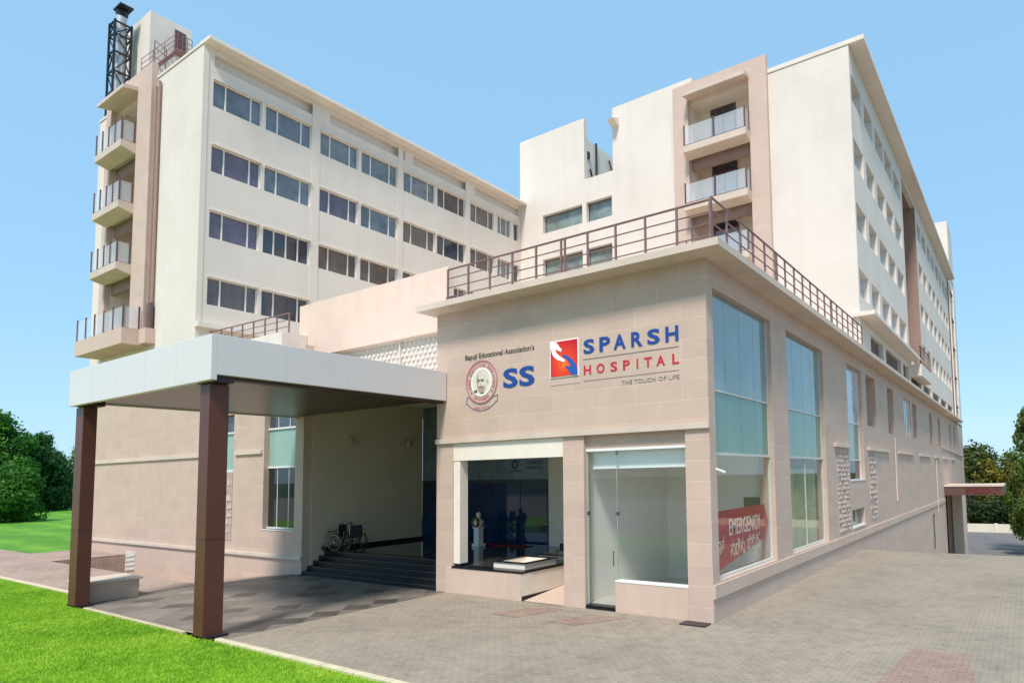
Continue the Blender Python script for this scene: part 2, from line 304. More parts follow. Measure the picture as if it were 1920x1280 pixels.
def text(body,fn,a0,a1,b0,b1,depth,name,mat,parent,bold=0.,label=None,lo=.004):
    cu=bpy.data.curves.new('t','FONT'); cu.body=body; cu.size=1; cu.resolution_u=3; cu.offset=bold
    ob=bpy.data.objects.new('t',cu); col.objects.link(ob); dg=bpy.context.evaluated_depsgraph_get(); me=bpy.data.meshes.new_from_object(ob.evaluated_get(dg))
    vs=[v.co.copy() for v in me.vertices]; fs=[tuple(p.vertices) for p in me.polygons]; ed={}
    for f in fs:
        for i in range(len(f)):
            k=(f[i],f[(i+1)%len(f)]); ed[k]=1
    bpy.data.objects.remove(ob); bpy.data.curves.remove(cu); bpy.data.meshes.remove(me)
    if not vs: return None
    x0=min(v.x for v in vs);x1=max(v.x for v in vs);y0=min(v.y for v in vs);y1=max(v.y for v in vs)
    n=len(vs); T=lambda v,d:fn(a0+(v.x-x0)/(x1-x0)*(a1-a0),b0+(v.y-y0)/(y1-y0)*(b1-b0),d)
    mb=MB(); V=[T(v,depth) for v in vs]+[T(v,lo) for v in vs]; F=list(fs)
    for (a,b) in ed:
        if (b,a) not in ed: F.append((a,a+n,b+n,b))
    mb.add(V,F); return mb.build(name,mat,parent,label)

# ================================================================== GROUND
def sheet(rects,zf,step=3.):
    mb=MB()
    for x0,x1,y0,y1 in rects:
        nx=max(1,int((x1-x0)/step)); ny=max(1,int((y1-y0)/step)); nx=min(nx,60); ny=min(ny,60)
        vs=[(x0+(x1-x0)*i/nx,y0+(y1-y0)*j/ny,0) for j in range(ny+1) for i in range(nx+1)]
        vs=[(x,y,zf(x,y)) for x,y,_ in vs]
        mb.add(vs,[(j*(nx+1)+i,j*(nx+1)+i+1,(j+1)*(nx+1)+i+1,(j+1)*(nx+1)+i) for j in range(ny) for i in range(nx)])
    return mb
LOW=-5.5
def zdrive(x,y):
    if y<14.3: return -.0
    return max(LOW,-(y-14.3)*.175 if y<16 else -.2975-(y-16)*.19)
struct('ground',sheet([(-3000,3000,-3000,4000)],lambda x,y:LOW-.12),m_scrub,'distant scrub ground reaching the horizon')
struct('driveway',sheet([(-.1,60,14.3,60)],zdrive,1.7),m_pave,'grey paved driveway sloping down beside the hospital')
struct('forecourt',sheet([(-16.0,60,-5.8,14.3),(-1.,60,-16.5,-5.8),(-120,60,-60,-16.5)],lambda x,y:0,6),m_pave,'grey block paved forecourt in front of the hospital')
struct('road',sheet([(-40,120,58.5,86)],lambda x,y:LOW+.01),m_asph,'dark road at the foot of the driveway')
struct('path',sheet([(-120,-29.8,-5.12,-1.9),(-35,-29.8,-1.9,0.05),(-29.8,-16.05,-5.3,-2.6)],lambda x,y:-.0),m_pave2,'pinkish paved path between the two lawns')
struct('lawn',sheet([(-120,-1.0,-16.5,-5.95),(-120,-16.15,-5.95,-5.3)],lambda x,y:.005),m_lawn,'bright yellow green lawn in the foreground')
struct('far_lawn',sheet([(-600,-35.0,-1.9,300),(-600,-120,-40,-1.9)],lambda x,y:.0),m_lawn2,'striped green lawn leading back between the trees')
struct('ramp',sheet([(-29.8,-16.05,-2.6,0.05)],lambda x,y:min(-.01,max(-1.75,(x+16.3)*.112)),2.),m_pave2,'paved ramp going down along the stone wall')
struct('porch_floor',sheet([(-16.0,-8.35,-5.7,-.02)],lambda x,y:.006),m_porch,'mottled patterned paving under the porch')
# earth shoulders so that the raised ground has depth
mb=MB(); mb.box(-600,-35.05,-2.0,299,-5.6,-.03); mb.box(-120,-1.,-40,-5.96,-5.6,-.02); mb.box(-16.,59.9,-5.7,14.2,-5.6,-.02); mb.box(-1.,59.9,-39.9,-5.71,-5.6,-.02); 
struct('terrain',mb,m_scrub,'earth below the raised ground')
mb=MB(); mb.box(-120,-29.8,-5.95,-2.01,-5.6,-.02); mb.box(-35.04,-29.8,-2.,.0,-5.6,-.02); mb.box(-29.79,-16.06,-5.95,-2.61,-5.6,-.02)
struct('path_edge',mb,m_pave2,'paved sides of the sunken ramp')
# kerbs
kg='pale stone kerbs along the lawn'
mb=MB()
x=-1.
for k in range(8):
    mb.box(-8.3+k*.92,-8.3+k*.92+.905,-5.95,-5.82,-.05,.06)
tag(mb.build('kerb',m_kerb,bevel=.012),'pale kerb line between the foreground lawn and grey paving right of the brown posts','kerb')
mb=MB(); mb.box(-15.2,-9.7,-5.93,-5.86,-.05,.035); tag(mb.build('kerb',m_kerb),'thin kerb edging the lawn between the two brown porch posts','kerb')
mb=MB(); mb.box(-90,-17.8,-5.28,-5.12,-.05,.05); tag(mb.build('kerb',m_kerb),'pale kerb beside the pinkish path left of the porch','kerb')
# red paver patches
def patch(pts,label,z=.006):
    mb=MB(); mb.add([(a,b,z) for a,b in pts],[tuple(range(len(pts)))]); mb.add([(a,b,z-.02) for a,b in pts],[tuple(range(len(pts)))[::-1]]); return struct('paving_patch',mb,m_redp,label)
patch([(-5.15,-1.5),(-4.26,-1.5),(-3.85,-.28),(-4.75,-.6)][::1],'red paver patch in front of the open bay')
patch([(-3.4,-1.5),(-2.75,-.45),(-1.95,-.42),(-2.6,-1.5)],'red paver patch in front of the glass door')
patch([(3.75,-2.6),(3.95,-.1),(4.85,-.1),(5.2,-2.6)],'red paver patch in the middle of the driveway')
mb=MB(); mb.box(-.62,-.02,-.42,-.1,.0,.03); tag(mb.build('drain_cover',m_dark),'dark flat drain cover at the foot of the corner pillar','drain cover')

# ================================================================== HOSPITAL BUILDING
H=thing('hospital_building','large cream and pink stone hospital with two tall wings behind a low entrance block','building',(0,0,0))
# ---- entrance block, stone walls
front_holes=[(-8.05,-4.07,.75,4.18),(-5.45,-4.07,-1,.75),(-3.42,-.6,-1,4.18),(-3.42,-2.53,-1,1.)]
mb=MB(); mb.wall('y',0,-8.74,-.45,-.05,8.0,.3,[(-8.05,-5.45,-.05,4.18),(-5.45,-4.07,-.05,4.18),(-3.42,-.6,-.05,4.18)])
side_holes=[(.35,4.12,.84,7.42),(5.45,9.35,.84,7.42),(12.75,15.4,2.85,7.5),(12.85,15.0,1.0,1.68),(16.3,18.3,5.2,7.5),(21.3,23.0,5.1,7.5),(26.4,28.9,5.2,7.42),(29.6,31.3,5.2,7.4),(37.6,39.2,4.9,7.4),(42.9,44.4,4.9,7.4),(51.6,53.0,5.1,7.4),(55.6,57,5.1,7.4),(37.0,38.3,-2.6,.0),(45.6,51.2,-6,1.1)]
mb.wall('x',0,0,66,-6,8.0,.45,side_holes)
mb.wall('y',0,-35,-15.55,-2,8.0,.3,[(-21.6,-20.3,1.0,5.85),(-18.1,-16.05,1.5,6.2)])
mb.wall('y',1.5,-8.9,-.46,7.9,8.0,.1)
mb.box(-8.74,-8.49,.31,4.99,5.0,7.99)
mb.box(-15.55,-15.53,.3,.31,0,8.0)
wall_s=mb.build('wall',m_stone,H,'pink stone tiled walls of the low entrance block')
mb=MB(); mb.box(-15.8,-15.5,.302,5.0,-.05,6.25); mb.build('lobby_wall',m_beige,H,'plain beige wall inside the entrance')
# recess ceiling, roof slab of low block
mb=MB(); mb.box(-15.49,-8.75,.01,4.99,6.15,6.25); mb.box(-15.49,-8.75,.0,.009,5.5,6.25); mb.box(-8.48,-.46,.26,5.3,4.6,4.75); mb.build('ceiling',m_int,H)  # thin upright front panel is added to block a shaft of sun
mb=MB(); mb.box(-8.74,-.46,1.6,16.0,8.0,8.12); mb.box(-35,-8.75,1.8,21,8.0,8.12); mb.box(-30,-.5,16.0,60,7.8,7.98); mb.build('roof',m_slab,H,'flat roof deck of the low entrance block')
# cornice
mb=MB(); mb.box(-8.95,.6,-.6,.0,8.0,8.17); mb.box(-.0,.6,0,59.6,8.0,8.17); mb.box(-8.95,-.0,0,1.5,8.001,8.165)
mb.box(-.0,.02,0,59.6,7.995,8.0); mb.build('cornice',m_slab,H,'projecting pale concrete roof slab edge',bevel=.012)
# belts
for b_ in ((-8.74,.02,-.07,0,4.2,4.33),(-35,-21.8,-.07,0,4.25,4.4),(-20.1,-18.2,-.07,0,4.25,4.4)): MB().box(*b_).build('belt_course',m_slab,H)
for a,b in ((10.4,12.7),(16.0,20.9),(23.6,29),(31.6,37),(39.6,42.8),(45,50),(52.0,55.4)): MB().box(0,.1,a,b,4.1,4.24).build('belt_course',m_slab,H)
MB().box(0,.055,-.0,45.2,.51,.80).build('plinth_ledge',m_stone_plain,H,'smooth stone ledge above the plinth'); MB().box(-35,-15.5,-.08,0,.5,.62).build('plinth_ledge',m_slab,H)
# openings on the front: cream lining and lintels
mb=MB(); mb.box(-8.05,-4.07,.012,.24,3.70,4.18); mb.box(-8.05,-7.8,.03,.32,.82,3.70); mb.build('lintel',m_creamtrim,H,'cream painted lining of the open bay')
mb=MB(); mb.box(-3.42,-.6,.12,.24,3.86,4.18); mb.build('lintel',m_stone,H); mb=MB(); mb.box(-3.42,-.6,.10,.24,3.80,3.86); mb.build('lintel',m_white,H,'white strip above the shop glass')
mb=MB(); mb.box(-2.53,-.6,-.01,.2,-.05,.70); mb.build('low_wall',m_stone_plain,H,'low stone wall under the shop glass'); mb=MB(); mb.box(-2.53,-.6,-.02,.22,.70,.735); mb.build('sill',m_white,H)
# open bay ledge: granite platform
mb=MB(); mb.box(-8.3,-5.45,-.03,-.001,-.04,.70); mb.box(-8.049,-5.45,.0,.24,-.04,.70); mb.build('low_wall',m_stone_plain,H,'low stone wall of the open bay')
mb=MB(); mb.box(-5.45,-5.44,.0,4.9,.12,.70); mb.build('ramp_side_wall',m_creamtrim,H,'cream side of the raised lobby floor')
mb=MB(); mb.box(-5.452,-5.425,-.03,4.9,-.02,.12); mb.box(-8.06,-5.43,-.045,.3,.70,.75); mb.box(-5.6,-5.42,.3,3.1,.70,.752); mb.build('edge_band',m_black,H,'black granite edge bands')
mb=MB(); mb.box(-15.49,-8.75,.81,5,.60,.75); mb.box(-8.75,-5.46,.31,5,.60,.75); mb.build('lobby_floor',m_floor,H,'polished dark granite floor of the entrance')
mb=MB(); mb.add([(-5.42,.0,.01),(-4.07,.0,.01),(-4.07,4.9,.45),(-5.42,4.9,.45)],[(0,1,2,3)]); mb.build('entrance_ramp',m_stone_plain,H)
mb=MB()
for k in range(5): mb.box(-15.48,-8.76,.0+.2*k-.02,1.1,-.02 if k==0 else .15*k-.02,.15*(k+1)-.002 if k<4 else .752)
mb.box(-15.6,-15.48,-.06,.1,-.02,.03)
mb.build('steps',m_black,H,'five black granite entrance steps')
mb=MB()
for k in range(5): mb.box(-15.48,-8.76,-.024+.2*k,-.0215+.2*k,.15*k+.115,.15*k+.135)  # paler line on each riser paints a highlight along the tread edge
mb.build('tread_strip',plain('granite_highlight',(.045,.047,.05,1),.4),H)
mb=MB(); mb.box(-15.49,-15.47,.85,5.,.752,.86); mb.box(-8.2,-5.46,4.93,4.99,.752,.87); mb=MB(); mb.box(-15.49,-15.47,.85,5.,.752,.86); mb.build('skirting',m_black,H); MB().box(-8.2,-5.46,4.93,4.99,.752,.87).build('skirting',m_black,H)
# lobby glass wall at y=5
lg=MB(); lg.box(-15.49,-8.75,5.0,5.03,.75,3.0); L=lg.build('lobby_glazing',m_blue,H,'dark blue lobby glass wall')
mb=MB(); mb.box(-15.49,-8.75,4.995,5.04,3.0,3.13); 
for x in (-15.46,-13.3,-11.6,-10.1,-8.8): mb.box(x-.012,x+.012,4.985,5.03,.75,3.0)
mb.build('glazing_bar',m_dark,L)
mb=MB(); mb.box(-15.49,-8.75,5.0,5.03,3.13,6.6); mb.build('upper_glazing',m_greyb,L,'grey frosted glass above the lobby doors')
mb=MB(); mb.box(-8.75,-5.3,5.0,5.2,.3,4.6); mb.box(-8.74,-8.72,.3,5,4.19,4.6); mb.build('lobby_wall',m_creamtrim,H,'cream wall at the back of the open bay')
mb=MB(); mb.box(-4.07,-4.0,.26,5.0,-.05,4.6); mb.build('lobby_wall',m_creamtrim,H)
mb=MB(); mb.box(-12.4,-9.2,4.2,4.7,.755,.77); tag(mb.build('floor_mat',m_redc),'red mat on the lobby floor before the dark blue glass','mat')
# faint graphics on frosted glass above the lobby
g=thing('lobby_glass_sign','small green emblem and faint lettering on frosted glass above the dark blue lobby wall','sign',(-9.7,4.99,3.6))
mb=MB(); f=fy(4.995)
mb.ring(lambda a,b,d:f(a-10.35,b+3.72,d),.15,.21,0,.006,24,.8,R(150),R(390)); mb.ring(lambda a,b,d:f(a-10.35,b+3.78,d),.0,.07,0,.006,12); mb.prism([(-10.65,3.42),(-10.05,3.42),(-10.05,3.46),(-10.65,3.46)],f,0,.006)
mb.build('emblem',plain('dull_green_print',srgb(28,70,58),.6),g)
text('SPARSH',f,-9.75,-9.0,3.66,3.8,.006,'lettering',m_dkl,g); text('HOSPITAL',f,-9.75,-9.0,3.5,3.6,.006,'lettering',m_dkl,g)

# ---- shop room behind glass
mb=MB()
mb.box(-3.62,-3.5,.26,5.2,-.05,4.6); mb.box(-3.5,-.46,4.3,4.42,-.0,4.6); mb.box(-3.5,-.46,.25,4.3,4.0,4.1)
mb.build('room_wall',m_int,H,'pale walls of the empty shop room')
mb=MB(); mb.box(-3.5,-.46,.25,4.3,-.04,.10); mb.build('room_floor',m_tile,H,'light tiled floor of the empty shop room')
mb=MB(); mb.box(-3.38,-.62,.34,.42,3.38,3.80); mb.box(-3.38,-.62,.32,.34,3.37,3.40); mb.build('ceiling_band',m_intw,H,'white band behind the top of the shop glass')
mb=MB(); mb.box(-2.53,-.6,.14,.152,.735,3.80); sg=mb.build('shop_glazing',m_clear,H,'clear shop window glass')
mb=MB(); mb.box(-3.4,-2.545,.14,.152,.12,3.80); dr=mb.build('door',m_clear,H,'frameless glass door')
mb=MB()
for z0 in (1.05,):
    mb.tube([(-2.64,.09,1.05),(-2.64,.09,1.4)],.013); mb.tube([(-2.64,.14,1.08),(-2.64,.09,1.08)],.01); mb.tube([(-2.64,.14,1.37),(-2.64,.09,1.37)],.01)
mb.box(-2.58,-2.5,.12,.17,2.25,2.33); mb.box(-3.42,-3.36,.12,.17,2.25,2.33); mb.box(-2.56,-2.52,.12,.17,3.7,3.8); mb.build('handle',m_chrome,dr)
mb=MB(); mb.box(-2.545,-2.53,.135,.157,.735,3.80); mb.build('glass_edge',m_tealp,sg)
mb=MB(); mb.box(-3.42,-2.53,.02,.24,-.04,.09); mb.build('doorstep',m_black,H,'black granite doorstep')
mb=MB()
for x in (-3.42,): mb.box(x,x+.03,.13,.17,.1,3.8)
mb.build('door_frame',m_tealp,H)
mb=MB(); mb.box(-1.0,-.5,4.27,4.3,1.7,2.52); mb.build('notice_board',m_board,H)
# ---- big side glazing
def sideglass(y0,y1,lower):
    g=MB(); g.box(-.18,-.16,y0,y1,5.12,7.42); G=g.build('window',m_skyg,H,'tall blue tinted glass bay')
    mb=MB(); mb.box(-.179,-.161,y0,y1,3.66,5.10); mb.build('spandrel_pane',m_teal,G,'teal spandrel pane')
    mb=MB(); mb.box(-.178,-.162,y0,y1,.84,3.64); mb.build('pane',lower,G,'clear lower pane')
    mb=MB(); mb.box(-.20,-.13,y0,y1,5.09,5.13); mb.box(-.20,-.11,y0,y1,3.62,3.68); mb.box(-.20,-.11,y0,y1,.84,.90); mb.box(-.20,-.12,y1-.04,y1,.9,7.42); mb.box(-.20,-.12,y0,y0+.03,.9,7.42)
    n=4; joints=MB()
    for k in range(1,n): 
        y=y0+(y1-y0)*k/n; joints.box(-.161,-.158,y-.004,y+.004,5.13,7.42); joints.box(-.162,-.159,y-.004,y+.004,3.68,5.09)
    mb.build('frame',m_winf2,G); joints.build('glass_joint',m_tealj,G); return G
G1=sideglass(.35,4.12,m_clear); G2=sideglass(5.45,9.35,m_tint)
mb=MB(); mb.box(-.19,-.15,7.35,7.39,.9,3.62); mb.build('frame',m_winf2,G2)
mb=MB(); mb.box(-2.4,-2.3,5.2,9.6,.1,4.6); mb.box(-2.4,-.46,9.5,9.6,.1,4.6); mb.box(-2.4,-.46,5.1,5.2,.1,4.6); mb.box(-2.4,-.46,5.2,9.5,.0,.1); mb.box(-2.4,-.46,5.2,9.5,4.5,4.6); mb.build('room_wall',m_int,H)
# curtains in bay two
mb=MB()
for y0,y1 in ((6.15,6.9),(7.0,7.35),(7.5,8.25),(8.35,9.2)):
    pts=[]; n=24
    for i in range(n+1): pts.append((y0+(y1-y0)*i/n,-.42+.05*math.sin(i*1.9)))
    vs=[(x,y,.15) for y,x in pts]+[(x,y,3.3) for y,x in pts]; mb.add(vs,[(i,i+1,i+n+2,i+n+1) for i in range(n)])
tag(mb.build('curtain',m_cur,H),'','')
o=bpy.data.objects['curtain']; del o['category']; o['label']='cream curtains behind the second glass bay'
# narrow glazed slot
g=MB(); g.box(-.22,-.2,12.75,15.4,5.2,7.5); G=g.build('window',m_gpale,H,'narrow glazed slot in the side wall')
mb=MB(); mb.box(-.221,-.201,12.75,15.4,3.68,5.17); mb.build('pane',m_teal,G); mb=MB(); mb.box(-.222,-.202,12.75,15.4,2.85,3.64); mb.build('pane',m_deep,G)
mb=MB(); mb.box(-.24,-.17,12.75,15.4,3.64,3.68); mb.box(-.24,-.17,12.75,15.4,5.16,5.2); mb.box(-.24,.02,12.75,15.4,2.81,2.87); mb.box(-.24,-.16,15.34,15.4,2.87,7.5); mb.build('frame',m_winf,G)
g=MB(); g.box(-.22,-.2,12.85,15.0,1.0,1.68); G=g.build('window',m_grn,H,'small low window'); mb=MB(); mb.box(-.2,.03,12.85,15.0,.95,1.02); mb.build('sill',m_winf,G)
g=MB(); g.box(-.15,-.12,26.4,28.9,5.2,7.42); G=g.build('window',m_gpale,H); mb=MB(); mb.box(-.15,-.09,26.4,26.5,5.2,7.42);mb.box(-.15,-.09,27.6,27.7,5.2,7.42);mb.box(-.15,-.09,28.8,28.9,5.2,7.42); mb.build('frame',m_winf,G)
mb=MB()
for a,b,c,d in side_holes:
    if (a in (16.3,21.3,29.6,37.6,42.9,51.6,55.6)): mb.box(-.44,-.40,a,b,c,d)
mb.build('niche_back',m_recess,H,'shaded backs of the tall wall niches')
g=MB(); g.box(-.2,-.17,37.0,38.3,-2.6,0.); G=g.build('vent',plain('green_louvre',srgb(60,110,92),.5),H,'green louvred vent low in the side wall')
mb=MB(); [mb.box(-.17,-.02,37.0,38.3,-2.5+.25*k,-2.44+.25*k) for k in range(10)]; mb.build('slat',plain('green_slat',srgb(96,136,116),.5),G)
# side entrance: dark opening and column, brown canopy
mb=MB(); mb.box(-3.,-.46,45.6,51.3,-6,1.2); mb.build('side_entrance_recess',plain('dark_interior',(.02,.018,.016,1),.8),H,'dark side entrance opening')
mb=MB(); mb.box(.0,.8,50.9,51.5,-6,1.0); mb.box(.0,.62,51.5,57,-6,1.0); mb.build('column',m_slab,H,'pale pier beside the side entrance')
mb=MB(); mb.box(0,4.3,45.0,50.8,1.08,1.78); sc_=mb.build('side_canopy',plain('brown_canopy',srgb(98,74,64),.5),H,'brown canopy over the side entrance')
mb=MB(); mb.box(0,4.3,44.93,50.8,1.78,1.92); mb.build('coping',m_slab,sc_)
text('EMERGENCY',fy(44.99),1.6,4.1,1.22,1.68,.05,'lettering',plain('dull_red_lettering',srgb(132,44,48),.6),sc_,.0,'red lettering')
mb=MB(); mb.bar((.06,44.5,5.05),(.06,64.,4.6),.09); mb.build('stay_rod',m_slab,sc_)
# drain pipes on side wall
for y,z0,z1 in ((22.6,1.6,5.0),(40.,0,4),):
    mb=MB(); mb.tube([(.05,y,z0),(.05,y,z1)],.04); mb.build('drain_pipe',m_slab,H)
# jaali panels
def jaali(ax,pl,u0,u1,z0,z1,cell,seed):
    r=random.Random(seed); b=MB(); 
    if ax=='x': b.box(pl-.0,pl+.015,u0,u1,z0,z1)
    else: b.box(u0,u1,pl-.015,pl,z0,z1)
    P=b.build('lattice_panel',m_jdk,H,'pierced stone lattice panel')
    mb=MB(); u=u0
    while u<u1-.02:
        z=z0
        while z<z1-.02:
            if r.random()<.72:
                w=cell*r.choice((.5,.8,.8)); h=cell*r.choice((.35,.55,.7)); du=r.random()*cell*.3; a,b_=u+du,min(u+du+w,u1)
                if ax=='x': mb.box(pl+.015,pl+.04,a,b_,z,min(z+h,z1))
                else: mb.box(a,b_,pl-.04,pl-.015,z,min(z+h,z1))
            z+=cell
        u+=cell
    mb.build('lattice',m_jtile,P)
jaali('x',.0,10.75,12.45,1.0,4.0,.17,1); jaali('x',.0,16.2,17.6,1.1,4.0,.22,2); jaali('y',.0,-21.6,-20.3,1.0,3.6,.3,3)
# left stone wall windows
g=MB(); g.box(-18.1,-16.05,.2,.22,1.5,3.7); G=g.build('window',m_deep,H,'tall window of the stone wall left of the steps')
mb=MB(); mb.box(-18.1,-16.05,.2,.22,3.76,5.12); mb.build('pane',m_tealp,G,'pale green spandrel pane'); mb=MB(); mb.box(-18.1,-16.05,.2,.22,5.17,6.2); mb.build('pane',m_g[3],G)
mb=MB()
for z in (3.7,5.12,1.5): mb.box(-18.1,-16.05,.15,.22,z,z+.06)
for x in (-17.5,-16.75): mb.box(x-.012,x+.012,.185,.2,1.56,3.7); mb.box(x-.012,x+.012,.185,.2,5.18,6.2)
mb.box(-18.1,-16.05,-.02,.15,1.46,1.5); mb.build('frame',m_winf,G)
g=MB(); g.box(-21.6,-20.3,.2,.22,3.7,5.12); G=g.build('window',m_tealp,H); mb=MB(); mb.box(-21.6,-20.3,.2,.22,5.18,5.85); mb.build('pane',m_g[3],G); mb=MB(); mb.box(-21.6,-20.3,.14,.22,3.62,3.7); mb.box(-21.6,-20.3,.14,.22,5.12,5.18); mb.build('frame',m_winf,G)
g=MB(); g.box(-29.7,-28.7,-.02,.0,-.7,.16); G=g.build('vent',m_jaali,H,'white louvred vent low in the stone wall'); mb=MB(); [mb.add([(-29.68,-.02,-.65+.2*k),(-28.72,-.02,-.55+.2*k),(-28.72,-.05,-.63+.2*k),(-29.68,-.05,-.73+.2*k)],[(0,1,2,3),(3,2,1,0)]) for k in range(4)]; mb.build('slat',m_white,G)
# wall lamps on beige wall
for y,lab in ((1.75,'left'),(4.2,'right')):
    t=thing('wall_lamp',('square box lamp on the beige lobby wall, nearer the steps' if lab=='left' else 'rounded lamp on the beige lobby wall, nearer the dark blue glass'),'lamp',(-15.5,y,4.65),'lamps on the beige lobby wall')
    mb=MB(); mb.box(-15.5,-15.46,y-.07,y+.07,4.6,4.8); mb.build('base',m_board,t)
    mb=MB()
    if lab=='left': mb.box(-15.46,-15.3,y-.12,y+.12,4.5,4.78)
    else: mb.tube([(-15.36,y,4.45),(-15.36,y,4.5),(-15.36,y,4.7),(-15.36,y,4.85)],[.03,.11,.11,.03],14)
    mb.build('lamp_shade',m_lamp,t,bevel=.01)

# ---- parapet wall behind the porch
mb=MB(); mb.box(-18.6,-10.0,1.5,1.75,8.05,10.17); mb.build('parapet',m_parapet,H,'plain peach parapet wall above the porch',bevel=.01)
mb=MB(); mb.box(-18.8,-8.75,1.72,1.8,6.0,8.05); P=mb.build('screen_wall',m_jaali,H,'white patterned screen below the parapet')
mb=MB()
for i in range(38):
    for j in range(9):
        x=-17.6+i*.24+(j%2)*.12; z=6.35+j*.19
        if x<-8.85: mb.add([(x-.11,1.72,z),(x+.02,1.66,z-.05),(x+.11,1.72,z+.03),(x-.02,1.68,z+.08)],[(0,1,2,3),(3,2,1,0)])
mb.box(-12.62,-12.56,1.62,1.72,6.2,8.05); mb.box(-18.6,-8.75,1.6,1.72,8.0,8.06); mb.build('screen_pattern',m_jaali,P)

# ---- railings
def railing(name,p,q,n,h,mat,parent,doubles=(),rails=4,label=None,top=.028):
    p=Vector(p);q=Vector(q); o=MB(); d=(q-p)
    for k in range(rails):
        z=h*(1-k*.27); o.tube([p+Vector((0,0,z)),q+Vector((0,0,z))],top if k==0 else .017,8)
    Rl=o.build(name,mat,parent,label); ps=[p+d*i/n for i in range(n+1)]+[p+d*i/n+d.normalized()*.12 for i in doubles]
    for a in ps: MB().bar(a,a+Vector((0,0,h)),.045).build('post',mat,Rl)
    return Rl
Zc=8.17
railing('railing',(-7.95,-.3,Zc),(.3,-.3,Zc),10,.98,m_rail,H,(5,),label='brown steel railing along the front edge of the roof')
railing('railing',(.3,-.24,Zc),(.3,14.5,Zc),18,1.06,m_rail,H,(5,12),label='brown steel railing along the side edge of the roof')
railing('railing',(-28.,.9,8.9),(-18.8,1.2,8.9),11,.98,m_rail,H,(),label='brown steel railing above the porch roof')
mb=MB(); mb.box(-30,-18.0,.5,1.49,8.2,8.9); mb.build('roof_kerb',m_slabw,H)
# odd frames standing on the roof
t=thing('steel_frame','low steel frame lying on the roof behind the railing corner','frame',(-8.9,.8,8.17))
mb=MB(); mb.bar((-9.,.6,8.75),(-7.2,2.4,8.55),.05); mb.bar((-9.,.6,8.2),(-9.,.6,8.75),.05); mb.bar((-7.2,2.4,8.2),(-7.2,2.4,8.55),.05); mb.bar((-8.6,.4,8.22),(-8.,2.0,8.3),.06); mb.build('bar',m_dark,t); mb=MB(); mb.box(-8.6,-7.9,1.,1.8,8.3,8.66); mb.build('cover_sheet',m_jaali,t)

# ================================================================== WARD WINGS
def upwin(ax,pl,u0,u1,z0,z1,kind,gm,dep=.14,split=(.26,.78),lab=None):
    g=MB(); m2=MB(); w=.035
    bars=[u0+(u1-u0)*s for s in split]
    if ax=='x':
        g.box(pl-dep-.01,pl-dep,u0,u1,z0,z1); B=lambda a,b,c,d:m2.box(pl-dep,pl-dep+.05,a,b,c,d)
    else:
        g.box(u0,u1,pl+dep,pl+dep+.01,z0,z1); B=lambda a,b,c,d:m2.box(a,b,pl+dep-.05,pl+dep,c,d)
    B(u0,u1,z0,z0+w);B(u0,u1,z1-w,z1);B(u0,u0+w,z0+w,z1-w);B(u1-w,u1,z0+w,z1-w)
    for b in bars: B(b-w*.8,b+w*.8,z0+w,z1-w)
    F=m2.build('window',m_winf,H,lab); g.build('pane',gm,F); return F
TOPS=[21.51,18.45,15.41,12.35]; HW=1.25
LW=[(.83,2.95),(3.14,5.41),(5.9,8.07),(8.28,10.61),(11.03,13.34),(13.52,15.8),(16.26,18.41),(18.76,20.05),(20.38,20.88)]
xL=-24.74
holes=[(a,b,t-HW,t) for t in TOPS for a,b in LW]
slots=[(.85,5.8,22.15,22.72),(6.4,11.1,22.15,22.72),(11.7,16.2,22.15,22.72),(16.7,21.,22.15,22.72)]
mb=MB(); mb.wall('x',xL,.4,21.1,8.05,22.95,.3,holes+slots)
for a,b,c,d in slots: mb.box(xL-.34,xL-.3,a,b,c,d)
lh=[(-34.05,-30.9,10.5,22.7)]
mb.wall('y',.4,-36.4,-25.04,8.17,22.95,.3,lh)
mb.wall('x',-36.1,.7,21.,8.17,22.95,.3); mb.box(-36.1,-25.05,.71,21.,22.80,22.94)
mb.build('wall',m_plaster,H,'cream plastered walls of the left ward wing')
for a,b in ((5.44,5.87),(10.64,11.0),(15.83,16.23),(.401,.62)): MB().box(xL,xL+.02,a,b,8.2,22.75).build('pilaster',m_plaster,H)
mb=MB(); mb.box(xL-.3,xL+.62,.36,21.1,22.951,23.12); mb.box(-36.45,xL-.31,.36,.7,22.952,23.08); mb.build('roof_slab',m_slabw,H,'projecting cream roof slab of the left ward wing',bevel=.01)
mb=MB(); mb.box(xL,xL+.35,.36,21.,10.0,10.2); mb.build('ledge',m_slabw,H)
gk=[0,0,4,4,0,2,2,4,3, 1,0,1,0,2,3,2,4,3, 1,3,2,2,3,2,3,4,3, 2,3,2,3,2,3,2,4,3]
i=0
for r,t in enumerate(TOPS):
    for k,(a,b) in enumerate(LW):
        sp=(.26,.78) if b-a>1.5 else ((.3,.72) if b-a>1 else ())
        if (r,k)==(2,1): sp=(.24,.5,.76)
        vis= not (r==3 and k>3)
        if vis: F=upwin('x',xL,a,b,t-HW,t,0,m_g[gk[i]],split=sp); MB().box(xL,xL+.09,a-.03,b+.03,t,t+.05).build('hood',m_slabw,F)
        i+=1
# open light blue shutters of one window
mb=MB(); mb.box(xL-.05,xL+.03,16.3,16.8,14.2,15.36); mb.box(xL-.05,xL+.03,17.6,18.3,14.2,15.36); mb.build('blind',plain('pale_blue_blind',srgb(150,186,206),.6),H,'pale blue blind')

